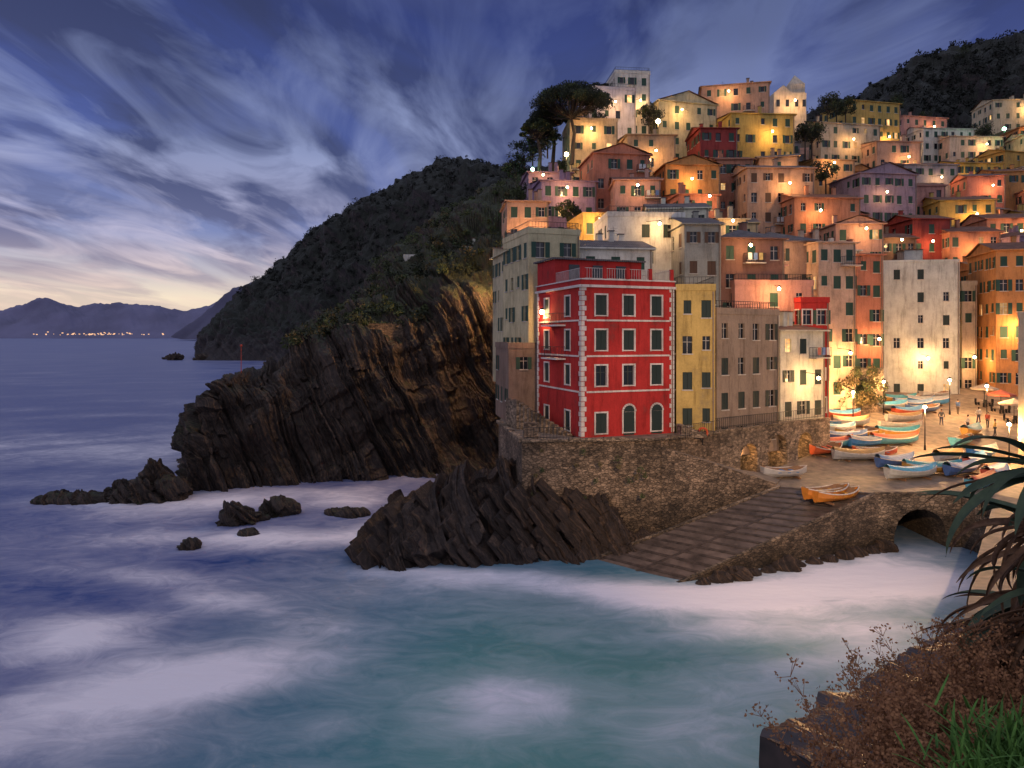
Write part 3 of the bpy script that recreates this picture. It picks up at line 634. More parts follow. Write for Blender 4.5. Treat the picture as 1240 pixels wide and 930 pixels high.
while z<19.9:
    L1=.42 if k%2 else .26
    fb(mb,-.03,L1,z,z+.36,.004,.05,white); fb(mb,8.5-L1,8.5+.03,z,z+.36,.004,.05,white)
    L2=.26 if k%2 else .42
    q=[P_(-.05,-.05),P_(-.004,-.05),P_(-.004,L2),P_(-.05,L2)]; mb.hexa([(*x,z+.002) for x in q]+[(*x,z+.358) for x in q],white)
    q=[P_(-.05,9.2-L2),P_(-.004,9.2-L2),P_(-.004,9.2),P_(-.05,9.2)]; mb.hexa([(*x,z) for x in q]+[(*x,z+.36) for x in q],white)
    z+=.40; k+=1
for zz,hh,dd in ((11.55,.14,.07),(14.4,.14,.07),(17.25,.14,.07),(19.95,.2,.22),(20.55,.1,.16)):
    fb(mb,.44,8.06,zz,zz+hh,.004,dd,white) if zz<19 else fb(mb,-.12,8.62,zz,zz+hh,.07,dd,white)
    q=[P_(-dd,.44 if zz<19 else -dd+.0),P_(-.004 if zz<19 else -.07,.44 if zz<19 else -dd),P_(-.004 if zz<19 else -.07,8.76 if zz<19 else 9.3),P_(-dd,8.76 if zz<19 else 9.3)]; mb.hexa([(*x,zz+.003) for x in q]+[(*x,zz+hh-.003) for x in q],white)
for cxx in (4.25,6.85):
    for j in range(9):
        t0=math.pi*j/9+.03; t1=math.pi*(j+1)/9-.03; q=[]
        for d in (.056,.09):
            for rr_,t in ((.5,t0),(.66,t0),(.66,t1),(.5,t1)): q.append(pt(cxx-rr_*math.cos(t),9.95+rr_*math.sin(t),d))
        mb.hexa(q,white)
    mb.poly([pt(cxx-.5*math.cos(math.pi*j/10),9.95+.5*math.sin(math.pi*j/10),.06) for j in range(11)],SHC['d'])
    fb(mb,cxx-.49,cxx+.49,8.05,9.95,.01,.05,SHC['d'])
mb.build('quoins_and_cornice',e)
mb=MB()
for a,b_ in ((P_(.1,.1),P_(8.4,.1)),(P_(.1,.1),P_(.1,5.2)),(P_(8.4,.1),P_(8.4,5))): rail(mb,a,b_,20.55,.95,simple('white_railing',(.5,.45,.42),.6),.22)
redp=plaster(COLR['red'])
for ax in (.15,2.1,4.2,6.3,8.35):
    q=P_(ax,.12); mb.box(q,U[0],U[1],.14,.14,20.56,21.6,redp)
q=[P_(.0,5.2),P_(8.5,5.2),P_(8.5,9.2),P_(.0,9.2)]; mb.hexa([(*x,20.15) for x in q]+[(*x,22.7) for x in q],redp)
q=[P_(-.3,4.9),P_(8.8,4.9),P_(8.8,9.5),P_(-.3,9.5)]; mb.hexa([(*x,22.703) for x in q]+[(*x,22.85) for x in q],rooft('grey'))
for ax in (1.3,3.6,5.9):
    q=[P_(ax,5.12),P_(ax+1,5.12),P_(ax+1,5.19),P_(ax,5.19)]; mb.hexa([(*x,20.6) for x in q]+[(*x,22.3) for x in q],glass())
for zz in (14.4,17.2):
    q=[P_(-.9,3.0),P_(-.004,3.0),P_(-.004,6.2),P_(-.9,6.2)]; mb.hexa([(*x,zz-.3) for x in q]+[(*x,zz-.17) for x in q],white)
    rail(mb,P_(-.85,3.05),P_(-.85,6.15),zz-.17,.95); rail(mb,P_(-.85,3.05),P_(-.03,3.05),zz-.17,.95); rail(mb,P_(-.85,6.15),P_(-.03,6.15),zz-.17,.95)
mb.build('roof_terrace_and_balconies',e)
hero('yellow_apartment_house',819,866,352,540,57.0,-4,8,'yellow','flat',0,sh='d',closed=.8,lit=.1,skip=0,rail=True,balc=0,extra=1,sp=1.7,ww=.8)
hero('tan_apartment_house',868,943,380,541,58.4,31,7,'tan','flat',0,sh='d',closed=.3,lit=.05,skip=.1,rail=True,extra=1,sp=2.3,open=.3,ww=.85,balc=0)
hero('white_harbour_house',945,999,397,509,64.6,25,6,'white','shed',160,sh='d',lit=.2,extra=1,sp=1.9)
hero('pink_roof_house',890,985,345,380,71,4,8,'pink','flat',160,extra=3,rail=True,sp=3,lit=.2,balc=0)
hero('dark_red_house',970,1004,366,470,70,4,7,'red','flat',0,sh='g',surround=white,extra=3,sp=1.8)
hero('beige_tall_house',991,1036,290,470,77,6,8,'cream','shed',300,sh='g',closed=.6,sp=1.7,lit=.15)
hero('ochre_narrow_house',1037,1069,305,450,84,4,8,'salmon','shed',180,sh='g',sp=1.7)
hero('white_apartment_building',1070,1162,318,470,90,-8,9,'white','flat',220,sh='d',closed=.4,open=.0,skip=.25,lit=.03,sp=2.9,extra=2,balc=0,ph=.3,ww=.8,wh=1.3)
hero('cream_house',1165,1183,345,468,92,-10,6,'cream','flat',150,sp=1.8)
hero('orange_house',1184,1210,322,450,95,-6,8,'orange','gable',300,sh='g',sp=1.6)
hero('orange_harbour_house',1206,1262,300,432,88,-14,9,'orange','gable',400,sh='g',lit=.25,sp=1.8)
hero('pale_corner_house',1233,1330,385,525,62,-38,5,'cream','flat',0,sh='g',lit=.1)
hero('pale_narrow_house',640,702,282,395,64,18,8,'cream','flat',60,sp=2.2,rail=True,extra=10)
hero('stone_house',617,652,300,420,70,14,8,'cream','shed',0,sp=2.1,lit=.2,extra=4)
hero('stone_tower_house',616,655,422,500,63,10,8,'stone','flat',0,skip=.75,lit=.1,extra=1,balc=0)
hero('slate_roof_house',700,790,297,345,66,8,8,'white','gable',0,tile='grey',lit=.1)
hero('blue_white_house',736,829,262,318,74,4,8,'white','flat',120,sh='d',rail=True,lit=.12)
hero('white_gabled_house',786,858,250,325,80,-6,8,'white','gable',0,tile='grey',sh='d')
hero('grey_house',829,873,268,345,70,4,8,'grey','gable',0,tile='grey',sh='b')
hero('brown_slate_house',872,950,285,345,72,6,9,'brown','hip',60,tile='grey',lit=.15)
hero('tan_slate_house',900,992,290,350,80,-4,9,'tan','hip',160,tile='grey',sh='d',lit=.1)
hero('pink_terrace_house',880,950,318,352,73,2,6,'pink','shed',0)
hero('pale_terraced_house',614,664,240,318,92,6,8,'peach','shed',160,sp=2,lit=.3)
hero('mauve_terraced_house',655,722,215,262,100,8,9,'mauve','shed',140,sp=2.2,lit=.2)
hero('lilac_house',640,692,205,245,108,6,9,'mauve','shed',80,sp=2,lit=.2)
hero('salmon_tower_house',719,787,182,262,102,8,9,'salmon','gablef',140,sp=2.4,sh='g')
hero('ochre_tower_house',706,735,262,305,88,10,8,'ochre','flat',240,sp=2)
hero('peach_house',760,818,160,215,112,2,9,'peach','shed',120,tile='grey',sp=2.3)
hero('rose_house',745,800,215,262,96,-2,8,'pink','gable',60)
hero('white_tower_house',745,787,88,150,128,6,8,'white','flat',120,sp=2.2,lit=.25,rail=True)
hero('white_terrace_house',713,770,107,152,124,8,8,'white','flat',90,sp=2.2,rail=True,lit=.3,extra=4)
hero('cream_inn',690,748,146,186,119,4,9,'cream','flat',200,sp=3,lit=.1)
hero('yellow_gabled_house',798,868,118,160,128,14,10,'cream','gablef',150,sp=2.5,lit=.2)
hero('long_yellow_house',850,932,102,140,138,-12,10,'peach','gable',150,tile='grey',sp=2.4,lit=.2)
hero('dark_red_small_house',848,893,152,188,120,2,8,'dred','gable',0,sp=2.2)
hero('ochre_lit_house',886,962,134,188,124,4,9,'ochre','shed',200,sp=2.4,lit=.25,rail=True)
hero('orange_row_house',806,872,196,250,106,4,9,'orange','gablef',160,sp=2.3)
hero('salmon_row_house',868,912,190,262,110,-2,9,'salmon','gable',110,sp=2.1)
hero('beige_row_house',905,986,200,256,104,2,9,'peach','gable',150,sh='b',tile='grey',sp=2.2)
hero('yellow_middle_house',822,870,232,270,92,6,7,'salmon','shed',90,tile='grey')
hero('grey_middle_house',870,905,262,300,86,4,7,'cream','shed',60,tile='grey')
hero('salmon_wide_house',962,1042,236,290,100,4,9,'salmon','gable',140,sh='g',sp=2.4)
hero('rose_gabled_house',1012,1070,268,315,92,-2,8,'pink','gablef',120,sp=2.2)
hero('white_small_house',985,1040,300,345,84,2,6,'white','shed',120)
hero('mauve_gabled_house',1042,1110,206,262,118,8,9,'mauve','gablef',60,sp=2.3)
hero('cream_hill_house',994,1066,145,192,146,10,10,'cream','gable',160,sp=2.3,lit=.25)
hero('yellow_hill_house',1030,1090,118,186,158,12,10,'ochre','hip',200,sp=2.3,lit=.3)
hero('peach_hill_house',985,1035,190,225,128,4,9,'peach','shed',150)
hero('pink_ridge_house',1094,1147,137,172,178,10,10,'pink','gable',150,sp=2.4)
hero('white_ridge_house',1118,1180,152,186,172,4,10,'white','gable',110,sp=2.3)
hero('pale_ridge_house',1150,1215,162,196,168,2,10,'cream','gable',160,tile='grey',sp=2.3)
hero('cream_ridge_house',1203,1262,118,150,190,-4,10,'cream','gable',220,sp=2.4,lit=.2)
hero('yellow_valley_house',1156,1216,194,240,150,4,9,'ochre','gable',200,sp=2.1)
hero('peach_valley_house',1062,1115,168,215,142,4,9,'peach','shed',150,sp=2.2)
hero('grey_valley_house',1095,1160,196,240,140,2,9,'grey','gable',110,sp=2.2)
hero('rose_valley_house',1085,1145,222,275,124,-2,9,'pink','gable',130,sp=2.2)
hero('orange_valley_house',1205,1280,205,262,135,-6,9,'orange','gable',220,sp=2.2)
hero('ochre_valley_house',1138,1206,240,290,118,-6,9,'ochre','gable',200,sp=2.2)
hero('red_valley_house',1105,1152,262,325,106,2,8,'dred','gable',90,sp=2)
hero('salmon_valley_house',1150,1212,278,335,104,-4,9,'salmon','gable',240,sp=2)
hero('brown_valley_house',1066,1110,285,325,98,2,7,'brown','gable',60,sp=2)
hero('peach_right_house',1195,1260,262,312,110,-8,9,'salmon','gable',260,sp=2.2)
hero('tan_hill_house',1240,1320,160,215,165,-6,9,'cream','gable',200)
ctrl=[(h[0],h[1],h[3]-.5) for h in HOUSES if h[1]>66]
ctrl+=[(30,66,3),(40,75,3),(50,75,3),(45,90,6),(60,90,6),(30,60,1),(60,60,1),(0,62,5),(12,60,6),(80,80,10),(90,110,30),(-2,75,10),(-5,95,22),(-2,120,34),(2,150,46)]
cx_,cy_,cz_=np.array(ctrl).T
def hillz(x,y):
    d2=(x-cx_)**2+(y-cy_)**2+6; w_=1/d2**1.7; return float((w_*cz_).sum()/w_.sum())
def in_plaza(x,y): return y<112 and x>float(np.interp(y,[52,57,66,92,120],[19,19.5,29.5,41,62]))-1
Pt=np.zeros((130,120,3)); ys2=np.linspace(68,235,120)
for j,y in enumerate(ys2):
    x0=float(np.interp(y,[68,80,100,140,235],[2.5,1.5,0,-1,-4]))
    for i in range(130):
        x=x0+(190-x0)*i/129; z=hillz(x,y)
        Pt[i,j]=(x,y,(min(z,plz(y)-.4) if in_plaza(x,y) and y<94 else z)-.6)
gridmesh('town_hillside',Pt,rockmat('town_ground',1.2,(.04,.035,.03),(.14,.11,.08)))
names={'cream':'cream_house','peach':'peach_house','pink':'pink_house','salmon':'salmon_house','orange':'orange_house','ochre':'ochre_house','white':'white_house','mauve':'mauve_house','grey':'grey_house','tan':'tan_house'}
keys=list(names)
yy=88
while yy<205:
    x=1.0
    while x<.84*yy:
        hx=x+random.uniform(-1.5,1.5); hy=yy+random.uniform(-2,2); z=hillz(hx,hy)
        ok=all((hx-h[0])**2+(hy-h[1])**2>(h[2]+2.8)**2 for h in HOUSES) and not(in_plaza(hx,hy) and hy<100)
        if ok:
            zt=z+random.uniform(4.5,8); ppx=620+F*(hx-3)/hy; ppy=408-F*(zt+1.5-H)/hy
            lim=float(np.interp(ppx,[600,640,690,715,740,790,850,930,985,1030,1090,1150,1200,1240],[262,225,165,125,110,110,112,118,150,130,140,150,132,115]))+8
            if ppy>lim and ppx>640:
                k=random.choice(keys); house(names[k],(hx-3,hy-3),random.uniform(-14,18),random.uniform(5.2,8.2),random.uniform(6,8),z,zt,COLR[k],random.choice(['gable','gablef','shed','flat','hip','gable']),dict(sh=random.choice('ggdb'),lit=.18,tile=random.choice(['clay','grey']),balc=.3),random.choice([0,0,0,150]),6,sp=2.3)
        x+=7.6
    yy+=8.0
c=S(950,132,150); e=empty('church_bell_tower',c); mb=MB(); cs_=plaster((.62,.54,.42))
mb.box((c.x,c.y),1,0,3.5,3,c.z-6,c.z+2.5,cs_); mb.box((c.x+2.2,c.y),1,0,1.6,1.6,c.z+2.5,c.z+5,cs_)
mb.poly([(c.x-3.5,c.y-3,c.z+2.5),(c.x+.6,c.y-3,c.z+2.5),(c.x-1.4,c.y-3,c.z+4.2)],cs_)
q=[(c.x+.6,c.y-1.6),(c.x+3.8,c.y-1.6),(c.x+3.8,c.y+1.6),(c.x+.6,c.y+1.6)]
for i in range(4): mb.poly([(*q[i],c.z+5),(*q[(i+1)%4],c.z+5),(c.x+2.2,c.y,c.z+7.4)],cs_)
for a in (-2.6,-.6,1.4,3.0): mb.box((c.x+a,c.y-3.05),1,0,.35,.06,c.z-.5,c.z+1,glass())
mb.build('tower_walls',e); LAMPS.append((c.x,c.y-5,c.z,300,(c.x,c.y)))
# ------------------------------------------------------------------ lamps
warm=(1,.53,.20)
glow=emis('lamp_glow',(1,.70,.36),60); gglow=emis('lamp_glow_green',(.35,1,.55),40)
LM=simple('lamp_iron',(.02,.02,.022),.5,.6)
def lamp(pos,power,kind='bracket',wall=None,color=warm,h=4,gm=glow,r=.16):
    pos=Vector(pos); e=empty('street_lamp',pos); mb=MB()
    if kind=='pole':
        mb.tube(pos-Vector((0,0,h)),pos-Vector((0,0,h-.5)),.12,.08,LM,8); mb.tube(pos-Vector((0,0,h-.5)),pos-Vector((0,0,r+.05)),.06,.04,LM,8)
    elif wall: mb.tube((wall[0],wall[1],pos.z+.5),(pos.x,pos.y,pos.z+.35),.03,.03,LM,5)
    mb.tube(pos+Vector((0,0,r)),pos+Vector((0,0,r+.2)),.28,.05,LM,8)
    mb.build('bracket_and_hood',e); mb=MB(); mb.ball(pos,r,gm); mb.build('globe',e)
    l=bpy.data.lights.new('lamp_light','POINT'); l.energy=power; l.color=color; l.shadow_soft_size=.15
    lo=bpy.data.objects.new('lamp_light',l); COL.objects.link(lo); lo.parent=e; lo.location=(0,-.2,-r-.25)
for x,y,z,pw,wl in LAMPS: lamp((x,y-.7,z),pw*3.2,'bracket',wl)  # many of these wall lamps are added to light the facades
lamp(S(609,322,84),9000,'pole',h=5,r=.36)
lamp(S(656,378,61),350,'bracket',(SX(662,62),62),r=.2)
lamp(S(686,187,113),900,'pole',h=6,r=.35); lamp(S(797,147,120),1100,'pole',h=6,r=.4)
for px,py,hh,pw in ((1033,515,3.6,2400),(1195,508,3.8,2000),(1150,502,4,1300),(1222,562,3.6,2600),(1070,502,3.8,1300),(1120,545,4.2,2200)):
    q=on_plaza(px,py); lamp(q+Vector((0,0,hh)),pw,'pole',h=hh,r=.17)
gc=(.35,1,.5)
lamp(S(645,205,118),250,'pole',color=gc,gm=gglow,h=6,r=.3); lamp(S(574,240,158),700,'pole',color=gc,gm=gglow,h=7,r=.35); lamp(S(1216,156,165),150,'pole',color=gc,gm=gglow,h=6,r=.4)
for a in (3.75,7.8,11.9):
    q=Vector(p0)+au*a-an*.9; lamp((q.x,q.y,6.3),60,'bracket',None,r=.08)
q=Vector((14,7,23)); e=empty('harbour_floodlight',q); mb=MB(); mb.tube((14,7,8),(14,7,23),.16,.09,LM,8); mb.box((14,6.9),1,0,.5,.2,22.8,23.4,LM); mb.build('mast_and_housing',e)
l=bpy.data.lights.new('flood_light','SPOT'); l.energy=52000; l.color=(1,.64,.34); l.spot_size=math.radians(52); l.spot_blend=.8; l.shadow_soft_size=.4
lo=bpy.data.objects.new('flood_light',l); COL.objects.link(lo); lo.parent=e; lo.location=(0,.5,-.1); lo.rotation_euler=(Vector((20,56,6))-q).to_track_quat('-Z','Y').to_euler()
hero('white_cottage',489,522,312,326,112,10,5,'white','flat',0,sp=2,lit=.0,extra=4,balc=0,nohut=1)
hero('white_shed',562,590,296,308,112,10,5,'white','shed',30,sp=2,lit=.0,extra=4,balc=0)
mb=MB()
for a,b_,Y0,Y1 in (((300,398),(390,394),500,478),((420,404),(500,392),85,88)):
    p_=S(a[0],a[1],Y0);q=S(b_[0],b_[1],Y1); u_=(q-p_).to_2d().normalized(); c=(p_+q)/2; L=(q-p_).to_2d().length/2; mb.box((c.x,c.y),u_.x,u_.y,L,.3,min(p_.z,q.z)-(9 if Y0>200 else 1.2),max(p_.z,q.z),stn)
mb.build('footpath_wall')
q=S(292,450,79); mb=MB(); mb.tube(q-Vector((0,0,2.5)),q+Vector((0,0,3.0)),.05,.04,simple('red_paint',(.4,.05,.03))); mb.ball(q+Vector((0,0,3.0)),.16,simple('red_paint',(.4,.05,.03))); mb.build('beacon_pole')
# ------------------------------------------------------------------ trees
bark=simple('bark',(.06,.045,.035),.9)
def umbrella_pine(px,pyb,pyc,Y,rw,rh,seed):
    random.seed(seed); b0=S(px,pyb,Y); top=S(px,pyc,Y); e=empty('umbrella_pine',b0); mb=MB(); fk=top-Vector((0,0,rh*1.2)); mid=(b0+fk)/2+Vector((.5,0,0))
    mb.tube(b0-Vector((0,0,3)),mid,.4,.3,bark,8); mb.tube(mid,fk,.3,.24,bark,8); cs=[]; K=58 if rw>5 else 34
    for i in range(K):
        a=2*math.pi*i*.381966; r=rw*math.sqrt((i+.5)/K)*random.uniform(.8,1.08); t=fk+Vector((math.cos(a)*r,math.sin(a)*r,rh*(1.3-.95*(r/rw)**2)+random.uniform(-.5,.5)))
        m_=fk.lerp(t,.5)-Vector((0,0,.3)); mb.tube(fk,m_,.12,.08,bark,5); mb.tube(m_,t,.08,.03,bark,5); cs.append((tuple(t),random.uniform(.8,1.45)*rw*.20))
    mb.build('trunk_and_limbs',e); clumps('crown',cs,.17,None,420,e,.6,[g1,g1,g1,g2])
umbrella_pine(692,178,112,118,7.0,3.8,3); umbrella_pine(651,205,150,120,3.0,2.2,5); umbrella_pine(668,195,134,124,3.6,2.2,8)
umbrella_pine(722,150,106,135,3.4,2.0,9)
random.seed(21)
def bush_tree(px,pyb,Y,r,h):
    b0=S(px,pyb,Y); e=empty('garden_tree',b0); mb=MB(); mb.tube(b0-Vector((0,0,3)),b0+Vector((0,0,h*.4)),.16,.1,bark,6); cs=[]
    for i in range(14):
        a=R()*6.28; t=b0+Vector((math.cos(a)*r*R(),math.sin(a)*r*R(),h*(.15+.7*R()))); mb.tube(b0+Vector((0,0,h*.1)),t,.07,.03,bark,4); cs.append((tuple(t),r*random.uniform(.3,.55)))
    mb.build('trunk_and_limbs',e); clumps('crown',cs,.19,None,110,e,.85,[g1,g1,g2])
for a in ((1002,142,150,2.8,5),(1013,138,152,2.5,4.5),(1024,140,154,2.5,4),(1083,132,185,2.8,4),(1165,72,340,4,7),(1176,74,342,3,5),(1235,62,345,4,7),(1045,490,80,1.8,4),(1058,492,82,1.8,4),(1020,470,80,1.5,4),(975,172,128,2.6,4),(983,176,130,2.2,4),(786,152,126,2.2,4),(640,245,112,2.2,4),(625,220,125,2.4,5),(655,185,122,2.8,5),(635,200,128,2.4,5),(645,192,126,2.6,5),(663,172,124,2.6,5),(690,270,95,1.5,3),(1172,215,155,2.2,4),(1000,218,125,2.4,3.5),(1120,150,190,2.4,4),(1190,165,180,2.4,4)): bush_tree(*a)
cs=[]
for _ in range(240):
    px=random.uniform(618,740); Y_=random.uniform(112,135); x=SX(px,Y_); z=min(hillz(x,Y_)+.5,H+(408-float(np.interp(px,[612,650,690,720,740],[210,172,150,130,130])))/F*Y_); cs.append(((x,Y_,z),random.uniform(.8,2.0)))
clumps('slope_scrub',cs,.22,None,120,None,.8,[g1,g1,g2])
cs=[((SX(px,77.5),77.5-R(),H-(py-408)/F*77.5),.7) for px,py in [(random.uniform(1008,1068),random.uniform(445,490)) for _ in range(24)]]
clumps('climbing_vine',cs,.14,None,90,None,1,[g2,g3])
prism('garden_stone_wall',[XY(1008,78.5),XY(1070,80.5),XY(1070,84),XY(1008,84)],4,12.2,stn2)
cs=[]
for _ in range(18):
    px=random.uniform(640,790); cs.append(((SX(px,51.9),51.85,random.uniform(3.5,7.9)),random.uniform(.12,.4)))
clumps('wall_plants',cs,.07,None,60,None,1,[g2,g3])
# ------------------------------------------------------------------ boats
def boat(pos,head,L,hull,cover,tilt=0,openb=False,name='rowing_boat'):
    mb=MB(); hm_=simple('boat_paint',hull,.35,0,.15); cm=simple('boat_cover',cover,.6,0,.25); inner=simple('boat_wood',(.25,.13,.06),.6); n=11; rows=[]
    for i in range(n):
        t=i/(n-1); s=t*2-1; hw=.95*(1-abs(s)**2.6 if s>0 else 1-.55*abs(s)**3); hw=max(hw*.85,.03); sh=.62+.28*abs(s)**2; keel=.0+.35*max(0,s)**4
        rows.append([(s*L/2,-hw,sh),(s*L/2,-hw*.82,sh*.5+keel*.3),(s*L/2,-hw*.4,keel+.08),(s*L/2,0,keel),(s*L/2,hw*.4,keel+.08),(s*L/2,hw*.82,sh*.5+keel*.3),(s*L/2,hw,sh)])
    ch,shh=math.cos(head),math.sin(head); ct,stt=math.cos(tilt),math.sin(tilt)
    def T(p):
        x,y,z=p; y,z=y*ct-z*stt,y*stt+z*ct; return (pos[0]+x*ch-y*shh,pos[1]+x*shh+y*ch,pos[2]+z+.12+abs(stt)*.5)
    for i in range(n-1):
        for j in range(6): mb.poly([T(rows[i][j]),T(rows[i+1][j]),T(rows[i+1][j+1]),T(rows[i][j+1])],hm_)
    mb.poly([T(p) for p in rows[0]],hm_)
    white_=simple('gunwale',(.6,.55,.5),.5)
    for i in range(n-1):
        for j in (0,6):
            a,b_=Vector(T(rows[i][j])),Vector(T(rows[i+1][j])); mb.tube(a,b_,.05,.05,white_,4)
    if openb:
        for i in range(n-1):
            for j in range(6):
                f=lambda r:(r[0],r[1]*.92,r[2]+.07 if abs(r[1])<.6 else r[2]-.02); mb.poly([T(f(rows[i][j+1])),T(f(rows[i+1][j+1])),T(f(rows[i+1][j])),T(f(rows[i][j]))],inner)
        for i in (3,5,7):
            a=rows[i]; q=[(a[0][0]-.13,-abs(a[0][1])*.95,.45),(a[0][0]+.13,-abs(a[0][1])*.95,.45),(a[0][0]+.13,abs(a[0][1])*.95,.45),(a[0][0]-.13,abs(a[0][1])*.95,.45)]
            mb.hexa([T(p) for p in q]+[T((p[0],p[1],p[2]+.05)) for p in q],cm)
    else:
        for i in range(n-1):
            for j in range(4):
                def cv(r,k): y=r[0][1]+(r[6][1]-r[0][1])*k/4; return T((r[0][0],y,r[0][2]+.05+.28*(1-(2*k/4-1)**2)))
                mb.poly([cv(rows[i],j),cv(rows[i+1],j),cv(rows[i+1],j+1),cv(rows[i],j+1)],cm)
    for s_ in (-.25,.25): q=T((s_*L,0,0)); mb.box((q[0],q[1]),-shh,ch,.7,.07,pos[2]+.0,pos[2]+.14,inner)
    mb.build(name)
BL=[(.05,.2,.45),(.4,.4,.4),(.08,.3,.4),(.55,.1,.05),(.45,.25,.05),(.06,.12,.3),(.5,.5,.45)]
CV=[(.06,.22,.42),(.25,.28,.3),(.05,.25,.3),(.35,.22,.08),(.15,.25,.4),(.5,.1,.05),(.08,.33,.48)]
bl=[(1112,487),(1106,495),(1100,504),(1095,512),(1091,521),(1088,530),(1084,539),(1124,491),(1118,500),(1020,508),(1030,517),(1017,526),(1040,530),(1006,543),(1050,541),(1085,566),(1060,554),(1040,558),(1104,580),(1130,574),(1165,540),(1190,555),(1165,575),(1205,580),(1134,483),(1075,497),(1088,489),(1190,592),(1010,517),(1024,536),(1180,565),(1150,560),(1005,532),(1176,528)]
for i,(px,py) in enumerate(bl):
    q=on_plaza(px,py); boat(q,random.uniform(-.1,.35)+(.0 if px<1150 else .4),random.uniform(4.0,5.2),BL[(i*5)%7],CV[(i*3+1)%7],random.choice((0,0,.05,-.06)),i%4==0)
boat(on_plaza(950,579),.15,4.0,(.5,.5,.5),(.06,.2,.45),0,True); boat(on_plaza(1000,551),.5,4.2,(.6,.12,.04),(.5,.1,.05),.2,True)
for k_,(u_,v_) in enumerate(((.80,.10),(.66,.08))):
    q=rp(u_,v_); boat(q,math.radians(22),4.4,(.62,.22,.03),(.6,.32,.04),0,True,'orange_kayak')
c=S(851,524,55.6); mb=MB(); rm_=simple('life_ring',(.6,.09,.03),.5)
for i in range(16):
    a,b_=2*math.pi*i/16,2*math.pi*(i+1)/16; mb.tube(c+Vector((math.cos(a)*.38,0,math.sin(a)*.38)),c+Vector((math.cos(b_)*.38,0,math.sin(b_)*.38)),.09,.09,rm_,6)
mb.tube(c-Vector((0,0,.4)),c-Vector((0,0,1.0)),.04,.04,LM); mb.build('life_ring')
mb=MB()
for i in range(6): mb.box((SX(826,55.3)+i*.34,55.6),1,0,.18,.8,7.9,8.85-.14*i,stn2)
mb.build('stone_steps')
mb=MB()
for i in range(14): mb.box((SX(700,55)-i*.34-.8,56.0+i*.35),.94,.34,.2,1.4,7.5,8.0+.19*i,stn2)
mb.build('stone_stairway')
prism('stair_parapet_wall',[XY(634,54),XY(652,53.6),XY(652,54.2),XY(634,54.6)],7.9,9.2,stn)
mb=MB(); rail(mb,XY(830,54.2),(p0[0]-.1,p0[1]),8.02,1.0); rail(mb,tuple(Vector(p0)-an*.5),tuple(Vector(p1)-an*.5),8.22,.9); rail(mb,XY(634,52.3),XY(690,52.6),8.15,.9); mb.build('terrace_railing')
mb=MB()
for i in range(10): mb.box((35.6-i*.1,51.5-i*.42),1,0,.9,.22,-.5,4.05-.3*i,stn2)
mb.build('quay_steps')
# ------------------------------------------------------------------ people
def person(pos,face,shirt,pants,step=.12,arm=.15):
    e=empty('person',pos); c,s=math.cos(face),math.sin(face)
    def T(x,y,z): return (pos[0]+x*c-y*s,pos[1]+x*s+y*c,pos[2]+z)
    def skin(nm,pts,edges,rad,mat):
        me=bpy.data.meshes.new(nm); me.from_pydata([T(*p) for p in pts],edges,[]); me.materials.append(mat); o=bpy.data.objects.new(nm,me); COL.objects.link(o)
        o.modifiers.new('skin','SKIN')
        for v_,r_ in zip(me.skin_vertices[0].data,rad): v_.radius=(r_,r_)
        me.skin_vertices[0].data[0].use_root=True; o.modifiers.new('sub','SUBSURF').levels=1; o.modifiers['sub'].render_levels=1
        o.parent=e; o.matrix_parent_inverse=Matrix.Translation(-Vector(e.location))
    sk=simple('skin_tone',(.45,.26,.17))
    skin('torso_and_arms',[(0,0,.95),(0,0,1.2),(0,0,1.42),(-.19,0,1.4),(-.24,arm,1.13),(-.22,arm+.12,.9),(.19,0,1.4),(.24,-arm,1.13),(.22,-arm+.1,.9)],[(0,1),(1,2),(2,3),(3,4),(4,5),(2,6),(6,7),(7,8)],[.14,.13,.14,.07,.05,.04,.07,.05,.04],simple('cloth',shirt))
    skin('legs',[(0,0,.93),(-.09,0,.85),(-.1,step*.6,.48),(-.1,step,.07),(-.1,step+.14,.04),(.09,0,.85),(.1,-step*.4,.48),(.1,-step,.07),(.1,-step+.14,.04)],[(0,1),(1,2),(2,3),(3,4),(0,5),(5,6),(6,7),(7,8)],[.13,.09,.065,.045,.035,.09,.065,.045,.035],simple('trousers',pants))
    skin('head_and_neck',[(0,0,1.45),(0,.0,1.53),(0,.02,1.62),(0,.02,1.7)],[(0,1),(1,2),(2,3)],[.055,.055,.09,.07],sk)
    mb=MB(); mb.ball(T(0,-.01,1.68),.10,simple('hair',(.03,.02,.015)),1,8); mb.ball(T(-.22,arm+.14,.84),.04,sk,1.6,6); mb.ball(T(.22,-arm+.12,.84),.04,sk,1.6,6); mb.build('hair_and_hands',e)
for px,py,f,sc_,pc in ((1185,512,.4,(.5,.48,.45),(.05,.05,.08)),(1196,518,2.2,(.4,.08,.05),(.03,.03,.04)),(1160,502,-1,(.05,.1,.25),(.1,.08,.06)),(1205,528,1.2,(.5,.35,.1),(.04,.04,.05)),(1140,515,3,(.1,.1,.1),(.05,.06,.1)),(1172,522,.9,(.55,.5,.5),(.05,.05,.07))):
    person(on_plaza(px,py),f,sc_,pc)
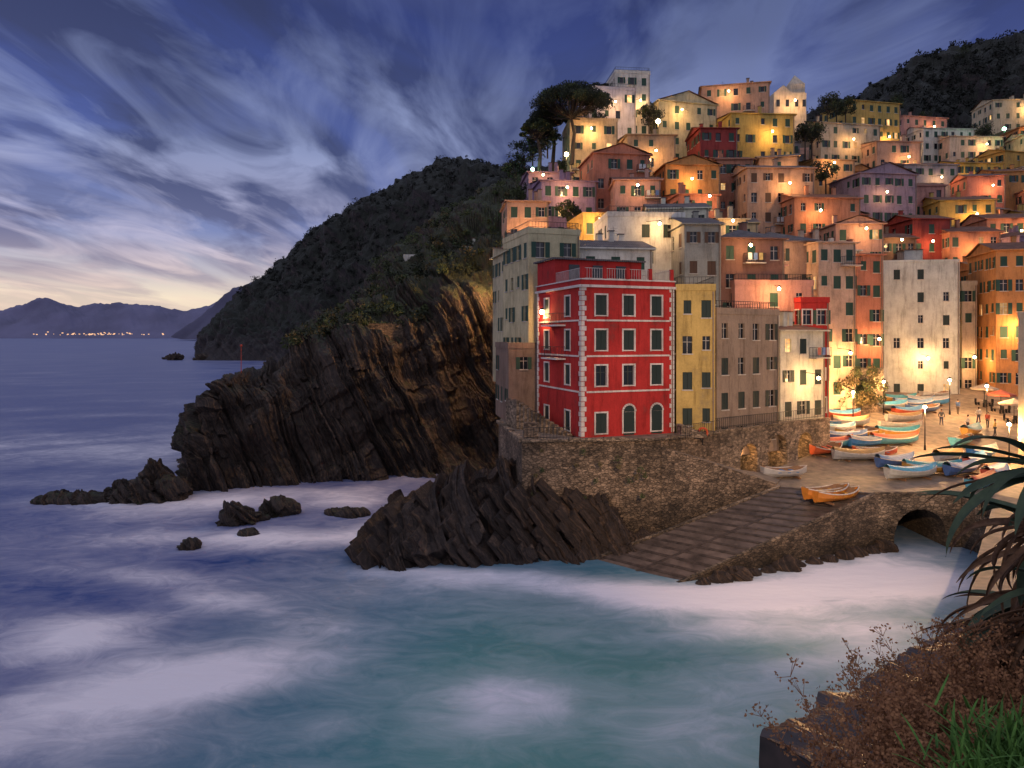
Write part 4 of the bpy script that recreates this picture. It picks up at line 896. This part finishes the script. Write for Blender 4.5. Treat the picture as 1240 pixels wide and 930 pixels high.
def parasol(pos,col):
    e=empty('cafe_parasol',pos); mb=MB(); mb.tube(pos,pos+Vector((0,0,2.6)),.04,.03,LM); n=8; ap=pos+Vector((0,0,2.75)); m_=simple('canvas',col)
    for i in range(n):
        a,b_=6.283*i/n,6.283*(i+1)/n; p_=pos+Vector((1.5*math.cos(a),1.5*math.sin(a),2.2)); q=pos+Vector((1.5*math.cos(b_),1.5*math.sin(b_),2.2)); mb.poly([ap,p_,q],m_); mb.poly([p_,p_-Vector((0,0,.18)),q-Vector((0,0,.18)),q],m_)
    mb.box((pos.x,pos.y),1,0,.45,.45,pos.z+.7,pos.z+.74,simple('table',(.4,.35,.3)))
    for a in (0,2.1,4.2):
        c=(pos.x+.8*math.cos(a),pos.y+.8*math.sin(a)); mb.box(c,1,0,.2,.2,pos.z+.42,pos.z+.46,LM); mb.box((c[0]+.18*math.cos(a),c[1]+.18*math.sin(a)),math.sin(a),-math.cos(a),.2,.02,pos.z+.46,pos.z+.9,LM)
        for i in (-.17,.17): mb.box((c[0]+i,c[1]),1,0,.015,.17,pos.z,pos.z+.42,LM)
    mb.build('parasol_and_table',e)
for px,py,c in ((1192,492,(.4,.33,.25)),(1212,500,(.4,.09,.05)),(1228,512,(.4,.33,.25))): parasol(on_plaza(px,py),c)
# ------------------------------------------------------------------ near bank, pier, foreground plants
def sm(x): x=min(1,max(0,x)); return x*x*(3-2*x)
Pb=np.zeros((120,120,3))
for i,x in enumerate(np.linspace(0,34,120)):
    for j,y in enumerate(np.linspace(1.2,26,120)):
        q=(x-5.9)*.59-(y-16)*.81; z=6.0+max(0,q-2.6)*.30
        z+=max(0,13.9-z)*sm((x-.6*y-.45)/.5)*sm((8.5-y)/2.5); z+=.45*noise.fractal(Vector((x,y,0))*.8,1,2,5)
        off=sm((q+.2)/.6)*sm((x-.30*y-.35)/.5); Pb[i,j]=(x,y,-1+(z+1)*off)
        if q<2.5: Pb[i,j,2]=min(Pb[i,j,2],5.6*off-1+off)
gridmesh('near_bank',Pb,rockmat('near_bank_rock',0,(.018,.012,.010),(.075,.045,.032)))
d=Vector((.81,.59)); n_=Vector((.59,-.81)); a=Vector((5.9,16))
pier=simple('wet_concrete',(.045,.028,.024),.32,0,.6,1.5)
Pq=np.zeros((120,30,3))
for i in range(120):
    for j in range(30):
        t=(i-4)/115*11.2
        if j<12: o_=0; z=-1+ (7.6)*j/11
        elif j<22: o_=(j-11)/10*2.7; z=6.6
        else: o_=2.7; z=6.6-(j-21)
        if i<4: o_=2.6-(2.6-o_)*i/4; t=0
        q=a+d*t+n_*(o_-.1); nz=noise.fractal(Vector((q.x,q.y,z))*.9,1,2,5); Pq[i,j]=(q.x-.59*nz*.25*(j<12),q.y+.81*nz*.25*(j<12),z+nz*.16)
gridmesh('stone_pier',Pq,pier,False)
ag=leafmat('agave_green',(.02,.04,.022),(.085,.12,.055),4); agd=leafmat('agave_dead',(.05,.024,.012),(.24,.13,.065),9)
def leaf(mb,b0,az,el,L,W_,droop,mat,twist=0,fold=.35,n=12):
    pos=Vector(b0); e_=el; rows=[]
    for i in range(n+1):
        t=i/n; dirv=Vector((math.cos(az)*math.cos(e_),math.sin(az)*math.cos(e_),math.sin(e_))); side=dirv.cross(Vector((0,0,1))); side=(side if side.length>.05 else Vector((1,0,0))).normalized(); up=side.cross(dirv)
        tw=twist*t; sd=side*math.cos(tw)+up*math.sin(tw); up2=sd.cross(dirv)
        wd=max(W_*(.55+.9*t-1.45*t**2.2)*.9+.002,.002) if t<1 else .002
        rows.append([pos+sd*wd+up2*wd*fold,pos+sd*wd*.5+up2*wd*fold*.25,pos-up2*wd*.05,pos-sd*wd*.5+up2*wd*fold*.25,pos-sd*wd+up2*wd*fold]); pos=pos+dirv*L/n; e_-=droop/n*(.4+1.2*t)
    k=mb.mi(mat); i0=len(mb.v)
    for r in rows: mb.v.extend([tuple(p_) for p_ in r])
    for i in range(n):
        for j in range(4): mb.f.append((i0+i*5+j,i0+i*5+j+1,i0+(i+1)*5+j+1,i0+(i+1)*5+j)); mb.m.append(k)
def agave(c,scale,ng,nd,seed,azr=(0,6.283),elr=(0,1.0)):
    random.seed(seed); e=empty('agave_plant',c); mb=MB()
    for i in range(ng): leaf(mb,Vector(c)+Vector((random.uniform(-.08,.08),random.uniform(-.08,.08),0)),random.uniform(*azr),random.uniform(*elr),scale*random.uniform(.75,1.2),.095*scale,random.uniform(.5,1.8),ag,random.uniform(-.5,.5))
    mb.build('green_leaves',e,True); mb=MB()
    for i in range(nd): leaf(mb,Vector(c)+Vector((random.uniform(-.15,.15),random.uniform(-.15,.1),-random.uniform(0,.5))),random.uniform(*azr),random.uniform(-1.2,.1),scale*random.uniform(.5,1.0),.035*scale,random.uniform(.6,2.0),agd,random.uniform(-2,2),.8)
    mb.build('dead_leaves',e,True)
agave((4.2,5.2,14.95),1.05,12,40,4,(1.6,4.9),(-.1,.7)); agave((4.85,6.0,14.3),1.2,8,55,14,(1.6,4.9),(-.3,.5)); agave((4.4,5.3,14.0),1.0,5,90,24,(1.6,4.9),(-.4,.3)); agave((5.0,6.6,13.4),1.2,5,80,34,(1.6,4.9),(-.4,.4)); agave((4.2,5.0,13.3),.9,0,90,44,(1.2,4.9))
def dry(name,c,n,h,spread,mat,seed):
    random.seed(seed); mb=MB(); hd=leafmat('dry_seedheads',(.14,.055,.02),(.42,.20,.08),12)
    for i in range(n):
        b0=Vector(c)+Vector((random.gauss(0,spread*.5),random.gauss(0,spread*.5),random.uniform(-.15,.1))); p_=b0; dv=Vector((random.gauss(-.10,.34),random.gauss(0,.3),1)).normalized(); hh=h*random.uniform(.45,1.05)
        for k_ in range(6):
            q=p_+dv*hh/6; mb.tube(p_,q,.005*(1-k_*.13),.005*(1-(k_+1)*.13),mat,3)
            if k_>0:
                for _ in range(4):
                    dd=(dv+Vector((random.gauss(0,.7),random.gauss(0,.7),random.gauss(.1,.4)))).normalized(); t=q+dd*hh*.13; mb.tube(q,t,.003,.0015,mat,3)
                    for _ in range(5):
                        s=t+Vector((random.gauss(0,.02),random.gauss(0,.02),random.gauss(0,.02))); a_=Vector((random.gauss(0,1),random.gauss(0,1),random.gauss(0,1))).normalized()*.014; b2=a_.orthogonal().normalized()*.009; mb.poly([s-a_,s-b2,s+a_,s+b2],hd)
            p_=q; dv=(dv+Vector((random.gauss(0,.15),random.gauss(0,.15),0))).normalized()
    mb.build(name)
tw=simple('dry_stem',(.26,.12,.055),.8)
for i,(c,n,h) in enumerate((((2.65,4.6,12.75),90,.85),((3.3,5.4,12.5),90,.8),((3.0,4.3,12.75),100,.75),((3.7,5.2,12.9),90,.8),((3.3,4.6,12.9),90,.75),((2.5,4.0,12.85),60,.6),((4.2,6.6,12.0),70,1.0))): dry('dry_shrub',c,n,h,.45,tw,i+1)
def spiky(name,c,n,L,mat,seed):
    random.seed(seed); mb=MB()
    for i in range(n):
        b0=Vector(c)+Vector((random.gauss(0,.16),random.gauss(0,.12),random.gauss(0,.08))); leaf(mb,b0,random.uniform(0,6.28),random.uniform(.3,1.5),L*random.uniform(.5,1.2),.009,random.uniform(0,.6),mat,0,.3,5)
    mb.build(name,None,True)
gg=leafmat('succulent_green',(.03,.09,.012),(.12,.27,.04),6)
spiky('green_shrub',(2.62,3.55,13.62),700,.18,gg,5); spiky('green_shrub',(2.85,3.8,13.62),600,.2,gg,7)
